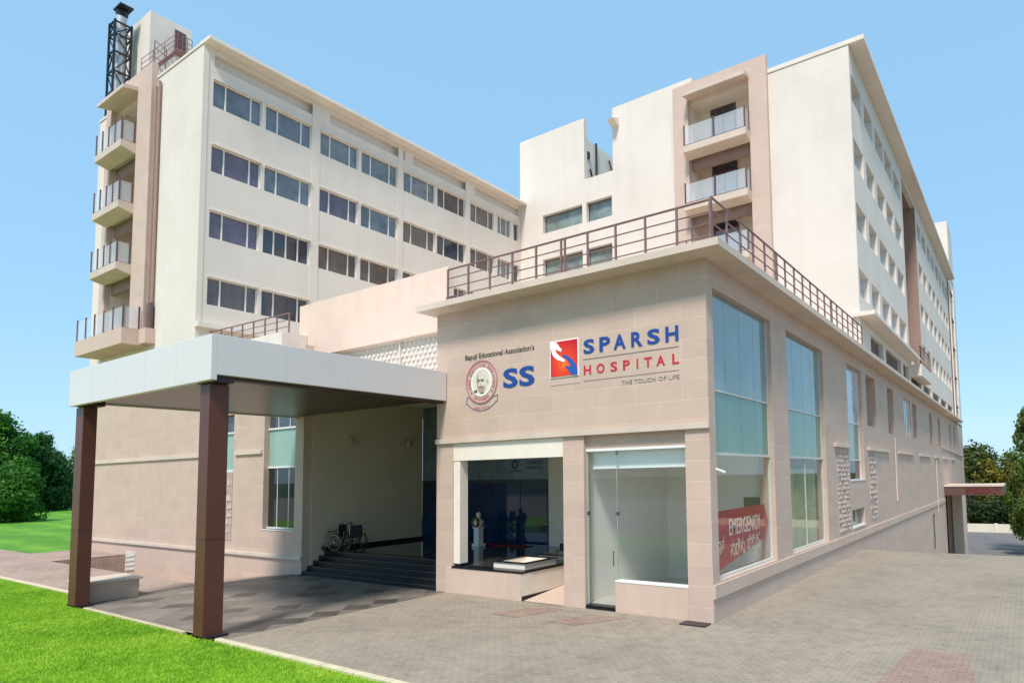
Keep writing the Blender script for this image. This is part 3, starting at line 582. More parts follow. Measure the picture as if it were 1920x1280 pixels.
# ---- connector
yB=21.11
ch=[(-22.62,-19.12,20.45,21.78),(-18.76,-16.66,20.4,21.78),(-22.64,-19.12,17.25,18.57),(-18.76,-16.68,17.15,18.57)]
mb=MB(); mb.wall('y',yB,-24.76,-9.0,8.0,23.45,.4,ch); mb.box(-24.76,-18.9,yB,yB+.35,23.45,27.83); mb.box(-16.54,-10.6,yB,yB+3.,23.45,27.75)
mb.wall('y',yB+2.6,-24.,-9.4,12,23.4,.2)
mb.build('wall',m_plaster,H,'cream plastered stair block between the wings')
for a,b,c,d in ch:
    g=MB(); g.box(a+.0,b,yB+.34,yB+.36,c,d); f_=MB(); f_.box(a,b,yB+.3,yB+.34,c,c+.04); f_.box(a,b,yB+.3,yB+.34,d-.04,d); f_.box(a,a+.04,yB+.3,yB+.34,c,d); f_.box(b-.04,b,yB+.3,yB+.34,c,d)
    F=f_.build('window',m_dark,H,'frameless greenish stair window'); g.build('pane',m_grn,F)
# slanted roof notch block on stair tower
mb=MB(); mb.add([(-16.54,yB-.0,26.95),(-16.54,yB-.7,26.6),(-16.0,yB-.7,26.6),(-16.0,yB,26.95),(-16.54,yB,26.35),(-16.0,yB,26.35)],[(0,1,2,3),(1,4,5,2),(0,4,1),(3,2,5)]); mb.build('spout',m_slabw,H)
# lift tower wall behind the notch (faces +X)
mb=MB(); mb.box(-22,-20.5,22.4,33,20,28.0); lt=mb.build('lift_tower',m_plaster,H,'plastered lift tower behind the stair block')
mb=MB(); mb.tube([(-20.42,24.7,24),(-20.42,24.7,28.1)],.08); mb.tube([(-20.42,24.7,25.1),(-20.42,24.2,25.2),(-20.42,23.9,25.8)],.06); mb.build('drain_pipe',m_bk,lt); mb=MB(); mb.box(-20.5,-20.35,23.6,23.8,26.5,27.0); mb.build('vent_box',m_bk,lt)
mb=MB(); mb.bar((-20.3,26.2,27.4),(-20.3,27.6,25.),.12); mb.bar((-20.3,26.2,26.2),(-20.3,27.,26.9),.1); mb.build('ladder',m_rail,lt)

# ---- right wing
xR=-.08; yR=16.1
RW1=[(16.35,18.35),(19.0,20.95),(21.65,23.85),(24.3,26.5),(27.05,29.4)]
RW2=[(36.7,38.6),(39.3,41.2),(42.3,44.2),(44.9,46.8),(47.9,49.8),(50.5,52.3),(53.2,55.),(55.6,57.4)]
rh=[(a,b,t-HW,t) for t in TOPS for a,b in RW1+RW2]
vents=[(18.2,21.3,8.45,9.62),(22.0,26.7,8.45,9.62),(27.4,29.6,8.45,9.62),(30.4,34.8,8.45,9.5),(36.0,40.3,8.45,9.4),(41.4,46.0,8.45,9.4),(47,51.5,8.45,9.4),(52.5,57,8.45,9.4)]
mb=MB(); mb.wall('x',xR,yR,58.2,8.17,22.75,.3,rh+vents+[(30.2,36.0,10.3,22.3)])
mb.wall('y',yR,-4.3,xR-.3,8.17,22.75,.3); mb.wall('y',yR,-9.3,-4.3,8.17,22.75,.3,[(-8.25,-4.87,8.17,22.6)])
mb.wall('x',-9.3,16.4,yB,8.17,22.75,.3); mb.box(-9.3,xR-.31,16.41,58,22.6,22.74)
mb.build('wall',m_plaster,H,'cream plastered walls of the right ward wing')
mb=MB(); mb.box(-4.3,.62,yR-.04,yR+.6,22.76,22.98); mb.box(-.4,.62,yR+.6,58.6,22.76,22.98); mb.box(-9.3,-4.3,16.4,17,22.76,22.95); mb.build('roof_slab',m_slabw,H,'projecting cream roof slab of the right ward wing',bevel=.01)
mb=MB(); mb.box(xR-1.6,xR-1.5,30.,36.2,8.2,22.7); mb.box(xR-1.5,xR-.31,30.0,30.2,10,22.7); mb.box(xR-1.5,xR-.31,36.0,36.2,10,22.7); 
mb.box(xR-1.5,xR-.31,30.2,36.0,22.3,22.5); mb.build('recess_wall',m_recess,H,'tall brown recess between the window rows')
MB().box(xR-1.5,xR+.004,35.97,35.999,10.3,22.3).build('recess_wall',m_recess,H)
rg=[5,5,6,5,5]
for r,t in enumerate(TOPS):
    for k,(a,b) in enumerate(RW1+RW2):
        upwin('x',xR,a,b,t-HW,t,0,m_gpale if k<5 or (k+r)%3 else m_g[4],dep=.26,split=(.5,))
for a,b,c,d in vents:
    g=MB(); g.box(xR-.29,xR-.25,a,b,c,d); V=g.build('vent',plain('dark_vent',srgb(70,62,60),.7),H,'long dark louvred vent under the ledge'); mb=MB()
    n=int((b-a)/.55)
    for k in range(1,n): mb.box(xR-.25,xR-.12,a+(b-a)*k/n-.03,a+(b-a)*k/n+.03,c,d)
    for k in range(3): mb.box(xR-.25,xR-.2,a,b,c+.15+.35*k,c+.2+.35*k)
    mb.build('louvre',plain('mauve_louvre',srgb(150,134,130),.7),V)
mb=MB(); mb.box(xR,.6,15.9,29.9,10.03,10.22); mb.box(-.4,xR,15.9,yR,10.03,10.22); mb.build('ledge',m_slabw,H,'cream ledge below the first row of side windows',bevel=.02)
mb=MB(); mb.box(xR,.62,29.9,35.,9.1,9.85); mb.build('balcony',m_slabw,H,'small side balcony with brown railing')
bb=bpy.data.objects['balcony']; railing('railing',(.58,29.95,9.85),(.58,34.95,9.85),8,1.15,m_rail,H); railing('railing',(0,29.95,9.85),(.58,29.95,9.85),2,1.15,m_rail,H)
mb=MB(); mb.box(-4.,.0,58.6,66,7.9,23.6); mb.box(-5,.05,60,64.5,23.6,29.6); eb=mb.build('wall',m_plaster,H,'cream end block with a roof top tank room')
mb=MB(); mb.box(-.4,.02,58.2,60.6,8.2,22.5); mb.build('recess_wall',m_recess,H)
for z in (9.6,12.65,15.7,18.75,21.6): MB().box(.0,.14,58.2,61.3,z,z+.22).build('recess_beam',m_rail,H); MB().box(.0,.05,63.2,64.4,z-1.6,z-.5).build('window',m_g[3],H)
mb=MB(); mb.tube([(.1,57.9,8.2),(.1,57.9,22.4)],.07); mb.tube([(.1,61.6,8.2),(.1,61.6,22.4)],.09); mb.build('drain_pipe',m_slabw,H)

# ---- balcony stacks
def stack(x0,x1,yf,yw,levels,cols,zt,zb,proj,lowest=None,door=(.22,.62),panes=2,cx0=None):
    # portal frame
    fl,frr=cols
    mb=MB(); mb.box(fl,x0,yf,yw,zb,zt); mb.box(x1,frr,yf,yw,zb,zt); mb.box(x0,x1,yf,yw,22.75,zt); mb.build('portal_frame',m_frame,H,'pinkish frame round a stack of balconies')
    mb=MB(); mb.box(x0-.0,x1+.0,yw+1.1,yw+1.2,zb,22.8); mb.box(x0-.12,x0+.005,yw+.002,yw+1.1,zb,22.79); mb.box(x1-.005,x1+.12,yw+.002,yw+1.1,zb,22.79); mb.build('balcony_back_wall',m_creamtrim,H)
    mb=MB(); mb.add([(x0-.02,yf,22.75),(x1+.02,yf,22.75),(x1+.02,yf-proj,22.62),(x0-.02,yf-proj,22.62),(x0-.02,yf,22.95),(x1+.02,yf,22.95),(x1+.02,yf-proj,22.8),(x0-.02,yf-proj,22.8)],[(0,3,2,1),(4,5,6,7),(2,3,7,6),(1,2,6,5),(0,4,7,3)]); mb.build('balcony_hood',m_slab,H,'sloping hood over the top balcony')
    for z in levels:
        a,b,c,d=x0-.02,x1+.02,yf-proj,yw+1.1
        mb=MB(); mb.box(x0,x1,yf,d,z-.35,z); mb.add([(a,yf,z-.5),(b,yf,z-.5),(b,c,z-.34),(a,c,z-.34),(a,yf,z),(b,yf,z),(b,c,z),(a,c,z)],[(0,3,2,1),(4,5,6,7),(2,3,7,6),(1,2,6,5),(0,4,7,3)])
        B=mb.build('balcony',m_slab,H,'glass railed balcony')
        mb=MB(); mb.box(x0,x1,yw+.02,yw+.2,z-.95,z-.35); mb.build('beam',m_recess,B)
        n=panes; w=(b-a-.1)/n
        for k in range(n):
            g=MB(); g.box(a+.05+w*k+.06,a+.05+w*(k+1)-.06,c+.04,c+.055,z+.06,z+1.02); g.build('glass_panel',m_clearb,B)
        g=MB(); g.box(b-.055,b-.04,c+.1,yf-.04,z+.06,z+1.02); g.build('glass_panel',m_clearb,B)
        for k in range(n+1): xx=a+.05+w*k; MB().box(xx-.03,xx+.03,c+.02,c+.08,z+.05,z+1.1).build('post',m_post,B)
        MB().box(b-.08,b-.02,yf-.1,yf-.04,z,z+1.1).build('post',m_post,B); MB().box(a+.03,b-.03,c+.03,c+.07,z+.0,z+.05).build('bottom_rail',m_post,B)
        # doorway
        u0=x0+(x1-x0)*door[0]; u1=x0+(x1-x0)*door[1]; yy=yw+1.1
        fr=MB(); 
        for xx in (u0,(u0+u1)/2,u1): fr.box(xx-.04,xx+.04,yy-.06,yy-.0,z,z+2.65)
        fr.box(u0-.04,u1+.04,yy-.061,yy-.0,z+2.6,z+2.67); fr.box(u0-.04,u1+.04,yy-.061,yy-.0,z+2.08,z+2.16)
        D=fr.build('door',m_post,B,'glazed balcony door'); g=MB(); g.box(u0,u1,yy-.03,yy-.02,z+.02,z+2.08); g.build('pane',m_door,D); g=MB(); g.box(u0,u1,yy-.03,yy-.02,z+2.16,z+2.6); g.build('transom_pane',m_g[3],D)
stack(-8.25,-4.87,15.85,16.1,[19.95,16.9,13.85],(-9.15,-3.95),23.65,8.2,.62)
stack(-34.05,-30.9,.15,.4,[20.0,16.95,13.9],(-34.75,-29.35),23.7,10.5,.62,panes=4,door=(.15,.5))
# lowest, larger balcony tray of the left stack
mb=MB(); mb.box(-35.,-29.3,-.65,.4,9.7,10.45); mb.box(-29.3,-28.6,-.0,.4,9.75,10.45); B=mb.build('balcony',m_frame,H,'wide lowest balcony tray of the left stack')
for k in range(5):
    a=-34.9+k*1.1; g=MB(); g.box(a+.06,a+1.04,-.6,-.585,10.5,11.45); g.build('glass_panel',m_clearb,B)
g=MB(); g.box(-29.42,-29.4,-.5,.1,10.5,11.45); g.build('glass_panel',m_clearb,B)
for k in range(6): a=-34.9+k*1.1; MB().box(a-.03,a+.03,-.62,-.56,10.45,11.55).build('post',m_post,B)
MB().box(-29.45,-29.39,.0,.06,10.45,11.55).build('post',m_post,B); MB().box(-29.2,-28.7,.2,.3,10.45,11.7).build('screen',m_post,B)
mb=MB(); mb.box(-33.,-31.3,1.4,1.46,10.5,12.7); D=mb.build('door',m_dark,B)
mb=MB(); mb.tube([(-29.1,.28,10.5),(-29.1,.28,22.4)],.09); mb.tube([(-28.85,.3,10.5),(-28.85,.3,22.6)],.07); mb.build('drain_pipe',m_recess,H)

# ---- roof head house and stair
mb=MB(); mb.box(-36.7,-33.5,1.46,3.42,22.95,28.95); hh=mb.build('head_house',m_plaster,H,'cream roof top tank room')
mb=MB(); mb.box(-33.5,-33.46,2.6,3.14,27.2,28.55); mb.build('door',plain('maroon_door',srgb(104,74,72),.6),hh,'maroon door')
mb=MB(); mb.box(-33.5,-32.9,2.5,3.3,27.08,27.2)
for k in range(9): mb.box(-33.5,-33.1,2.5-.17*(k+1),2.5-.17*k,27.08-.26*(k+1),27.12-.26*(k+1))
mb.build('stair',m_rail,hh,'steel stair to the tank room door')
mb=MB()
for a,b in (((-33.1,3.3,27.2),(-33.1,2.6,27.2)),((-33.1,2.5,27.1),(-33.1,1.0,24.8))):
    a=Vector(a);b=Vector(b)
    for h in (.35,.65,.95): mb.tube([a+Vector((0,0,h)),b+Vector((0,0,h))],.02,6)
    for k in range(4): c=a+(b-a)*k/3; mb.tube([c,c+Vector((0,0,.95))],.018,6)
mb.build('stair_rail',m_rail,hh)
mb=MB()
for zz in (23.7,24.15,24.6,24.95): mb.tube([(-29.6,.3,zz),(-29.9,.9,zz)],.02,6)
mb.tube([(-29.6,.3,23.2),(-29.6,.3,24.95)],.025,6); mb.tube([(-29.9,.9,23.2),(-29.9,.9,24.95)],.025,6); mb.build('roof_ladder',m_rail,H)
# ---- flue stack
fl=thing('flue_stack','white flue pipe inside a tall black lattice mast on the left wing roof','chimney',(-35.35,.78,23.1))
P0=(-35.35,.78); hw=.37
mb=MB(); cs=[(P0[0]-hw,P0[1]-hw),(P0[0]+hw,P0[1]-hw),(P0[0]+hw,P0[1]+hw),(P0[0]-hw,P0[1]+hw)]
zs=[23.1,24.3,25.5,26.6,27.6,28.3]
for c in cs: mb.bar((c[0],c[1],23.1),(c[0],c[1],28.4),.09)
for i,z in enumerate(zs[1:]):
    for k in range(4):
        a,b=cs[k],cs[(k+1)%4]; mb.bar((a[0],a[1],z),(b[0],b[1],z),.075)
        if i%2: a,b=b,a
        mb.bar((a[0],a[1],zs[i]),(b[0],b[1],z),.045)
mb.build('lattice_mast',m_bk,fl)
mb=MB(); mb.tube([(P0[0]+.05,P0[1],23.1),(P0[0]+.05,P0[1],29.)],.24,18); mb.build('flue_pipe',m_metal,fl,smooth=False)
mb=MB(); mb.tube([(P0[0]+.05,P0[1],28.9),(P0[0]+.15,P0[1],29.15)],.27,14); mb.box(P0[0]-.2,P0[0]+.75,P0[1]-.3,P0[1]+.3,29.15,29.24); mb.build('cowl',m_bk,fl)

# ================================================================== PORCH CANOPY
C=thing('entrance_canopy','white flat roofed porch with plank ceiling on two brown posts at the entrance','canopy',(-12,-3,0))
x0,x1,y0,y1,z0,z1=-16.08,-8.32,-6.15,-.02,5.32,6.28
mb=MB(); mb.box(x0,x1,y0,y0+.12,z0,z1); mb.box(x1-.12,x1,y0+.12,y1,z0+.12,z1); mb.box(x0,x0+.12,y0+.12,y1,z0+.1,z1); mb.box(x0+.12,x1-.12,y0+.12,y1,z1-.25,z1-.1); mb.build('fascia',m_can,C,'white metal fascia',bevel=.008)
mb=MB()
for k in range(1,5): mb.box(x0+(x1-x0)*k/5-.002,x0+(x1-x0)*k/5+.002,y0-.0015,y0,z0,z1)
for k in range(1,4): mb.box(x1,x1+.0015,y0+(y1-y0)*k/4-.002,y0+(y1-y0)*k/4+.002,z0+.12,z1)
mb.build('seam',plain('sealant_grey',srgb(192,188,184),.5),C)
mb=MB(); mb.box(x0+.14,x1-.14,y0+.14,y1,z0+.14,z0+.18); mb.build('soffit',m_soffit,C,'brown plank ceiling')
mb=MB(); mb.box(x1-.85,x1-.1,y0+.125,y0+.5,z0-.02,z0+.12); mb.box(x0+.15,x0+.9,y0+.125,y0+.5,z0-.02,z0+.12); mb.box(x1-.35,x1-.121,y0+.5,y1,z0+.05,z0+.13); mb.box(x0+.9,x1-.86,y0+.125,y0+.3,z0+.06,z0+.135); mb.build('beam',m_darkbeam,C)
for a,b,c1 in ((-9.09,-8.68,-5.62),(-16.03,-15.53,-5.70)):
    mb=MB(); c0=-6.0
    mb.box(a,b,c0,c1,-.0,z0-.03)
    p=mb.build('post',m_pill,C,bevel=.01); mb=MB(); mb.box(a-.06,b+.08,c0-.0,c1+.08,.0,.06); mb.build('base_plate',m_bk,p)
    mb=MB(); mb.box(a-.003,b+.003,c0-.003,c1+.003,2.02,2.03); mb.build('panel_joint',m_bk,p)
# CCTV cameras
def cctv(base,tip,label,grp='security cameras'):
    t=thing('security_camera',label,'camera',base); b=Vector(base); e=Vector(tip); d=(e-b).normalized()
    mb=MB(); mb.tube([b,b+d*.1],.035,10); mb.tube([b+d*.1,b+d*.12+Vector((0,0,.03))],.02,8); mb.build('bracket',m_white,t)
    mb=MB(); mb.tube([b+d*.1,e],.035,12); mb.build('housing',m_white,t); mb=MB(); mb.tube([e,e+d*.012],.028,12); mb.build('lens',m_bk,t)
cctv((0.0,.3,3.3),(.12,.5,3.22),'small white security camera on the corner beside the first glass bay')
cctv((-16.0,-5.9,5.75),(-16.35,-6.05,5.72),'small white security camera at the left end of the white porch fascia')
# ================================================================== SIGNS
f=fy(0)
S=thing('hospital_sign','square red logo with white and blue hands beside large blue and red hospital lettering','sign',(-2.6,-.01,6.0))
def spaced(word,spans,b0,b1,dep,mat,bold,label):
    V=MB()
    for c,(p,q) in zip(word,spans):
        o=text(c,f,-3.38+(p-1035)/770*2.68,-3.38+(q-1035)/770*2.68,b0,b1,dep,'lettering',mat,None,bold)
        V.add([v.co for v in o.data.vertices],[tuple(g.vertices) for g in o.data.polygons]); bpy.data.objects.remove(o)
    return V.build('lettering',mat,S,label)
spaced('SPARSH',[(1035,1130),(1175,1265),(1295,1395),(1440,1530),(1568,1665),(1708,1805)],6.22,6.58,.014,m_bluel,.028,'large blue lettering')
spaced('HOSPITAL',[(1035,1098),(1148,1215),(1265,1322),(1370,1425),(1480,1492),(1540,1600),(1635,1700),(1755,1805)],5.70,5.935,.012,m_redl,.02,'red lettering')
text('THE TOUCH OF LIFE',f,-2.27,-.70,5.35,5.45,.012,'lettering',m_grey,S,.0,'small grey lettering')
mb=MB(); mb.box(-3.4,-.7,-.012,-.004,6.085,6.10); mb.box(-3.4,-.7,-.010,-.004,5.545,5.555); mb.box(-4.45,-3.5,-.008,-.004,5.52,5.527); mb.build('rule_line',m_grey,S)
mb=MB(); mb.box(-4.45,-3.53,-.02,-.002,5.71,6.66); LP=mb.build('logo_border',m_logw,S)
mb=MB(); mb.box(-4.42,-3.56,-.032,-.02,5.735,6.635); mb.build('logo_panel',m_logo,S,'orange red logo panel')
def lg(px,py): # logo picture pixel (1067x1280 crop at 1020..1120) to plane coordinates
    a=(px-155)/(670-155); lefttop=560-0; top=430+(385-430)*a; bot=1140+(1080-1140)*a; b=(bot-py)/(bot-top)
    return (-4.42+a*.86, 5.735+b*.9)
white=[(150,430),(262,430),(300,470),(335,530),(380,585),(360,625),(310,600),(262,570),(255,600),(285,660),(340,715),(440,790),(425,830),(360,812),(290,785),(220,720),(185,640),(165,550),(150,520)]
blue=[(385,700),(440,690),(510,730),(580,790),(640,880),(672,985),(672,1082),(560,1092),(505,1000),(440,930),(470,905),(525,935),(545,900),(510,830),(460,770),(400,735)]
mb=MB(); mb.prism([lg(*p) for p in white],f,.032,.04); mb.build('logo_hand',m_logw,S,'white hand'); mb=MB(); mb.prism([lg(*p) for p in blue],f,.032,.04); mb.build('logo_hand',m_logb,S,'blue hand')
A=thing('association_sign','round pink emblem with an old man portrait beside two blue letters under small grey lettering','sign',(-6.3,-.01,5.9))
text('Bapuji Educational Association\u2019s',f,-7.56,-4.99,6.485,6.68,.012,'lettering',m_dkl,A,.006,'small dark grey lettering')
text('S',f,-6.10,-5.57,5.60,6.13,.014,'lettering',m_bluel,A,.03); text('S',f,-5.52,-4.98,5.60,6.13,.014,'lettering',m_bluel,A,.03)
E0=(-6.92,5.86)
F=lambda a,b,d:(a+E0[0],-d,b+E0[1])
mb=MB(); mb.ring(F,.565,.585,.004,.012,56); mb.ring(F,.60,.612,.004,.01,56); mb.build('emblem_ring',m_pinkl,A,'thin pink and slate rings')
mb=MB(); mb.ring(F,.0,.375,.004,.010,40); mb.build('portrait_ground',m_oval,A)
mb=MB(); mb.ring(F,.365,.395,.004,.014,48); mb.build('portrait_ring',m_logw,A,'white ring')
def arc(txt,r,a0,a1,h,mat,flip=False):
    n=len(txt)
    for i,c in enumerate(txt):
        if c==' ':continue
        t=a0+(a1-a0)*(i+.5)/n; w=h*.62; s=-1 if flip else 1
        ca,sa=math.cos(t),math.sin(t)
        G=lambda a,b,d,ca=ca,sa=sa,s=s:F((r+s*b)*ca+a*sa*s,(r+s*b)*sa-a*ca*s,d)
        yield c,G,w
mbp=[]
for c,G,w in arc('SHRI SHIVAYOGI EDUCATION',.475,R(205),R(-25),.10,m_pinkl):
    mbp.append(text(c,G,-w/2,w/2,-.045,.045,.010,'emblem_letter',m_pinkl,None))
for c,G,w in arc('DAVANGERE',.475,R(235),R(305),.09,m_pinkl,True):
    mbp.append(text(c,G,-w/2,w/2,-.04,.04,.010,'emblem_letter',m_pinkl,None))
V=MB()
for o in mbp:
    if o is None: continue
    V.add([v.co for v in o.data.vertices],[tuple(p.vertices) for p in o.data.polygons]); bpy.data.objects.remove(o)
V.build('emblem_lettering',m_pinkl,A,'pink lettering round the emblem')
mb=MB()
for ang in (215,325): 
    cx,cz=.475*math.cos(R(ang)),.475*math.sin(R(ang)); mb.ring(lambda a,b,d,cx=cx,cz=cz:F(a+cx,b+cz,d),0,.03,.004,.012,8)
mb.build('emblem_star',m_slatel,A)
mb=MB(); rib=[]
def ribbon(r0,r1,a0,a1,n=20):
    return [(r0*math.cos(R(a0+(a1-a0)*i/n)),r0*math.sin(R(a0+(a1-a0)*i/n))) for i in range(n+1)]
o_=ribbon(.62,0,225,315); i_=ribbon(.80,0,315,225)
loop=o_+[(.62,-.40),(.60,-.58)]+i_+[(-.60,-.58),(-.55,-.38)]
for k in range(len(loop)):
    a=loop[k];b=loop[(k+1)%len(loop)]; mb.bar(F(a[0],a[1],.008),F(b[0],b[1],.008),.012)
mb.build('emblem_ribbon',m_slatel,A,'slate outlined ribbon')
text('SERVICE',F,-.3,.3,-.765,-.69,.01,'emblem_lettering',m_pinkl,A)
# portrait: generic old man, sepia tones
ell=lambda cx,cz,rx,rz,n=22,a0=0,a1=360:[(cx+rx*math.cos(R(a0+(a1-a0)*i/n)),cz+rz*math.sin(R(a0+(a1-a0)*i/n))) for i in range(n)]
mb=MB(); mb.prism([(-.15,.22),(-.08,.31),(.04,.345),(.16,.31),(.22,.2),(.245,.06),(.275,.05),(.265,-.05),(.22,-.07),(.18,-.18),(.11,-.28),(.02,-.335),(-.07,-.30),(-.14,-.2),(-.18,-.06),(-.185,.08)],F,.012,.016); mb.build('portrait_head',m_skl,A)
mb=MB(); mb.prism([(-.185,.08),(-.16,.21),(-.1,.29),(-.12,.1),(-.1,-.02),(-.13,-.12),(-.07,-.29),(-.14,-.2),(-.18,-.06)],F,.016,.018)
mb.prism([(-.12,-.12),(.0,-.1),(.13,-.12),(.15,-.2),(.09,-.28),(.02,-.33),(-.07,-.29)],F,.016,.018); mb.prism([(-.14,.085),(.09,.09),(.12,.02),(.03,-.015),(-.02,.03),(-.13,.0)],F,.016,.018)
mb.build('portrait_shading',m_skin,A)
mb=MB(); mb.prism(ell(.045,.04,.05,.022),F,.018,.021); mb.prism(ell(-.095,.035,.038,.02),F,.018,.021); mb.prism(ell(-.005,-.145,.085,.016),F,.018,.021); mb.prism(ell(.232,.0,.014,.035),F,.016,.019); mb.prism(ell(-.04,-.055,.02,.012),F,.018,.021); mb.prism(ell(.03,-.31,.07,.018),F,.018,.020); mb.prism(ell(-.22,-.25,.07,.045),F,.012,.016)
mb.build('portrait_line',m_sep,A)
# emergency banner behind first glass bay
EB=thing('emergency_banner','red arrow shaped banner with cream lettering inside the corner glass bay','banner',(-.4,2.2,1.6))
fX=fx(-.24)
mb=MB(); mb.prism([(.50,.92),(3.78,1.46),(4.08,1.9),(3.85,2.36),(.50,2.33)],fX,0,.012); mb.build('banner_sheet',m_red,EB)
text('EMERGENCY',fX,1.45,3.5,1.72,2.12,.016,'lettering',m_cream,EB,.01,lo=.013)
text('ಘಾತ',fX,.55,1.15,1.28,1.78,.016,'lettering',m_cream,EB,.01,lo=.013); text('ತುರ್ತು',fX,1.5,2.4,1.22,1.64,.016,'lettering',m_cream,EB,.01,lo=.013); text('ಚಿಕಿತ್ಸೆ',fX,2.55,3.45,1.28,1.66,.016,'lettering',m_cream,EB,.01,lo=.013)
mb=MB(); mb.prism([(3.3,1.12),(3.48,1.13),(3.48,1.22),(3.3,1.21)],fX,.013,.016); mb.build('small_mark',m_skin,EB); mb=MB(); mb.prism([(.8,1.86),(1.2,1.9),(1.2,2.16),(.8,2.13)],fX,.013,.0145); mb.build('faded_square',plain('bright_red_square',srgb(196,40,30),.4),EB)

# ================================================================== STATUE, PLANTERS, WHEELCHAIRS
T=thing('garlanded_bust','white bust with a garland standing on a slim white pedestal in the open bay','statue',(-11.1,3.9,.75))
bx,by=-11.1,3.9
mb=MB(); mb.box(bx-.17,bx+.17,by-.17,by+.17,.75,.85); mb.box(bx-.12,bx+.12,by-.12,by+.12,.85,1.4); mb.box(bx-.15,bx+.15,by-.15,by+.15,1.4,1.46); mb.build('pedestal',m_white,T,bevel=.01)
mb=MB(); mb.tube([(bx,by,1.46),(bx,by,1.5),(bx,by,1.62),(bx,by,1.70),(bx,by,1.74),(bx,by,1.78),(bx,by,1.85),(bx,by,1.93),(bx,by,1.98)],[.10,.15,.19,.14,.06,.06,.085,.085,.03],14); mb.build('bust',m_creamtrim,T,smooth=True)
mb=MB(); mb.ring(lambda a,b,d:(bx+a,by-.10-d,1.62+b),.13,.18,0,.09,20,.85); mb.build('garland',plain('garland_flowers',srgb(120,96,52),.9,.3,20),T)
t=thing('floor_planter','low cream walled square trough with dark rim on the open bay ledge','planter',(-6.,.9,.75))
mb=MB(); mb.box(-6.75,-5.62,.28,.36,.75,.90); mb.box(-6.75,-5.62,1.5,1.58,.75,.90); mb.box(-6.75,-6.67,.36,1.5,.75,.90); mb.box(-5.70,-5.62,.36,1.5,.75,.90); mb.box(-6.67,-5.7,.36,1.5,.75,.78); mb.build('trough',m_creamtrim,t); mb=MB(); mb.box(-6.78,-5.59,.25,.37,.90,.925); mb.box(-6.78,-5.59,1.49,1.61,.90,.925); mb.box(-6.78,-6.66,.37,1.49,.90,.925); mb.box(-5.71,-5.59,.37,1.49,.90,.925); mb.build('rim',m_black,t)
t=thing('floor_planter','second low trough with dark rim further back on the open bay ledge','planter',(-6.,2.8,.75))
mb=MB(); mb.box(-6.9,-5.62,2.3,2.38,.75,.86); mb.box(-6.9,-5.62,3.2,3.28,.75,.86);mb.box(-5.70,-5.62,2.38,3.2,.75,.86); mb.box(-6.9,-6.82,2.38,3.2,.75,.86); mb.build('trough',m_beige,t); mb=MB(); mb.box(-6.93,-5.59,2.27,2.39,.86,.88); mb.box(-6.93,-5.59,3.19,3.3,.86,.88); mb.build('rim',m_black,t)

def wheelchair(loc,rz,label,grp):
    t=thing('wheelchair',label,'wheelchair',(0,0,0),grp)
    mb=MB(); mb.box(-.21,.21,-.22,.2,.46,.50); mb.build('seat',m_vinyl,t,bevel=.01)
    mb=MB(); mb.box(-.21,.21,.2,.225,.50,.90); mb.build('backrest',m_vinyl,t,bevel=.008)
    mb=MB()
    for s in (-.23,.23):
        mb.tube([(s,.21,.25),(s,.22,.93),(s,.34,.95)],.013,8); mb.tube([(s,-.25,.46),(s,.22,.46)],.013,8); mb.tube([(s,-.25,.66),(s,.2,.66)],.012,8); mb.tube([(s,-.25,.66),(s,-.27,.3),(s,-.45,.12)],.012,8); mb.tube([(s,-.27,.3),(s,.2,.27)],.012,8)
    mb.tube([(-.23,-.1,.2),(.23,.05,.45)],.011,8); mb.tube([(.23,-.1,.2),(-.23,.05,.45)],.011,8); mb.build('frame',m_chrome,t)
    mb=MB(); [mb.box(s-.03,s+.03,-.2,.14,.67,.70) for s in (-.23,.23)]; mb.build('armrest',m_vinyl,t)
    mb=MB(); [mb.box(s-.07 if s>0 else s-.01,s+.01 if s>0 else s+.07,-.58,-.42,.10,.115) for s in (-.2,.2)]; mb.build('footrest',m_chrome,t)
    for s in (-.28,.28):
        G=lambda a,b,d,s=s:(s+d,.13+a,.30+b)
        w=MB(); w.ring(G,.27,.30,-.014,.014,30); Wh=w.build('wheel',m_rub,t); w=MB(); w.ring(G,.252,.268,-.01,.01,30); w.ring(lambda a,b,d,s=s:(s+d+(.03 if s>0 else -.03),.13+a,.30+b),.245,.26,-.007,.007,30)
        for k in range(16): a=2*math.pi*k/16; w.bar(G(0,0,0),G(.26*math.cos(a),.26*math.sin(a),0),.004)
        w.ring(G,0,.03,-.03,.03,12); w.build('rim',m_chrome,Wh)
    for s in (-.21,.21):
        w=MB(); w.ring(lambda a,b,d,s=s:(s+d,-.33+a,.09+b),.04,.09,-.014,.014,18); w.ring(lambda a,b,d,s=s:(s+d,-.33+a,.09+b),.0,.04,-.01,.01,12); w.build('caster',m_rub,t)
    mb=MB(); [mb.tube([(s,.30,.945),(s,.42,.955)],.018,8) for s in (-.23,.23)]; mb.build('handle',m_rub,t)
    t.location=loc; t.rotation_euler=(0,0,rz); return t
wheelchair((-15.05,.98,.752),R(-70),'left wheelchair of the pair beside the beige wall, facing the steps','wheelchairs beside the beige wall')
wheelchair((-14.35,1.15,.752),R(-100),'right wheelchair of the pair, with its large wheel in full view','wheelchairs beside the beige wall')

# low wall beside the porch
mb=MB(); mb.box(-17.3,-16.06,-5.62,-4.42,-.3,.50)
t=mb.build('ramp_wall',m_stone_plain); tag(t,'low broad stone wall standing right behind the left brown post','wall')
mb=MB(); mb.box(-17.32,-16.0,-5.66,-4.36,.50,.565); mb.build('coping',m_slab,t,bevel=.01)
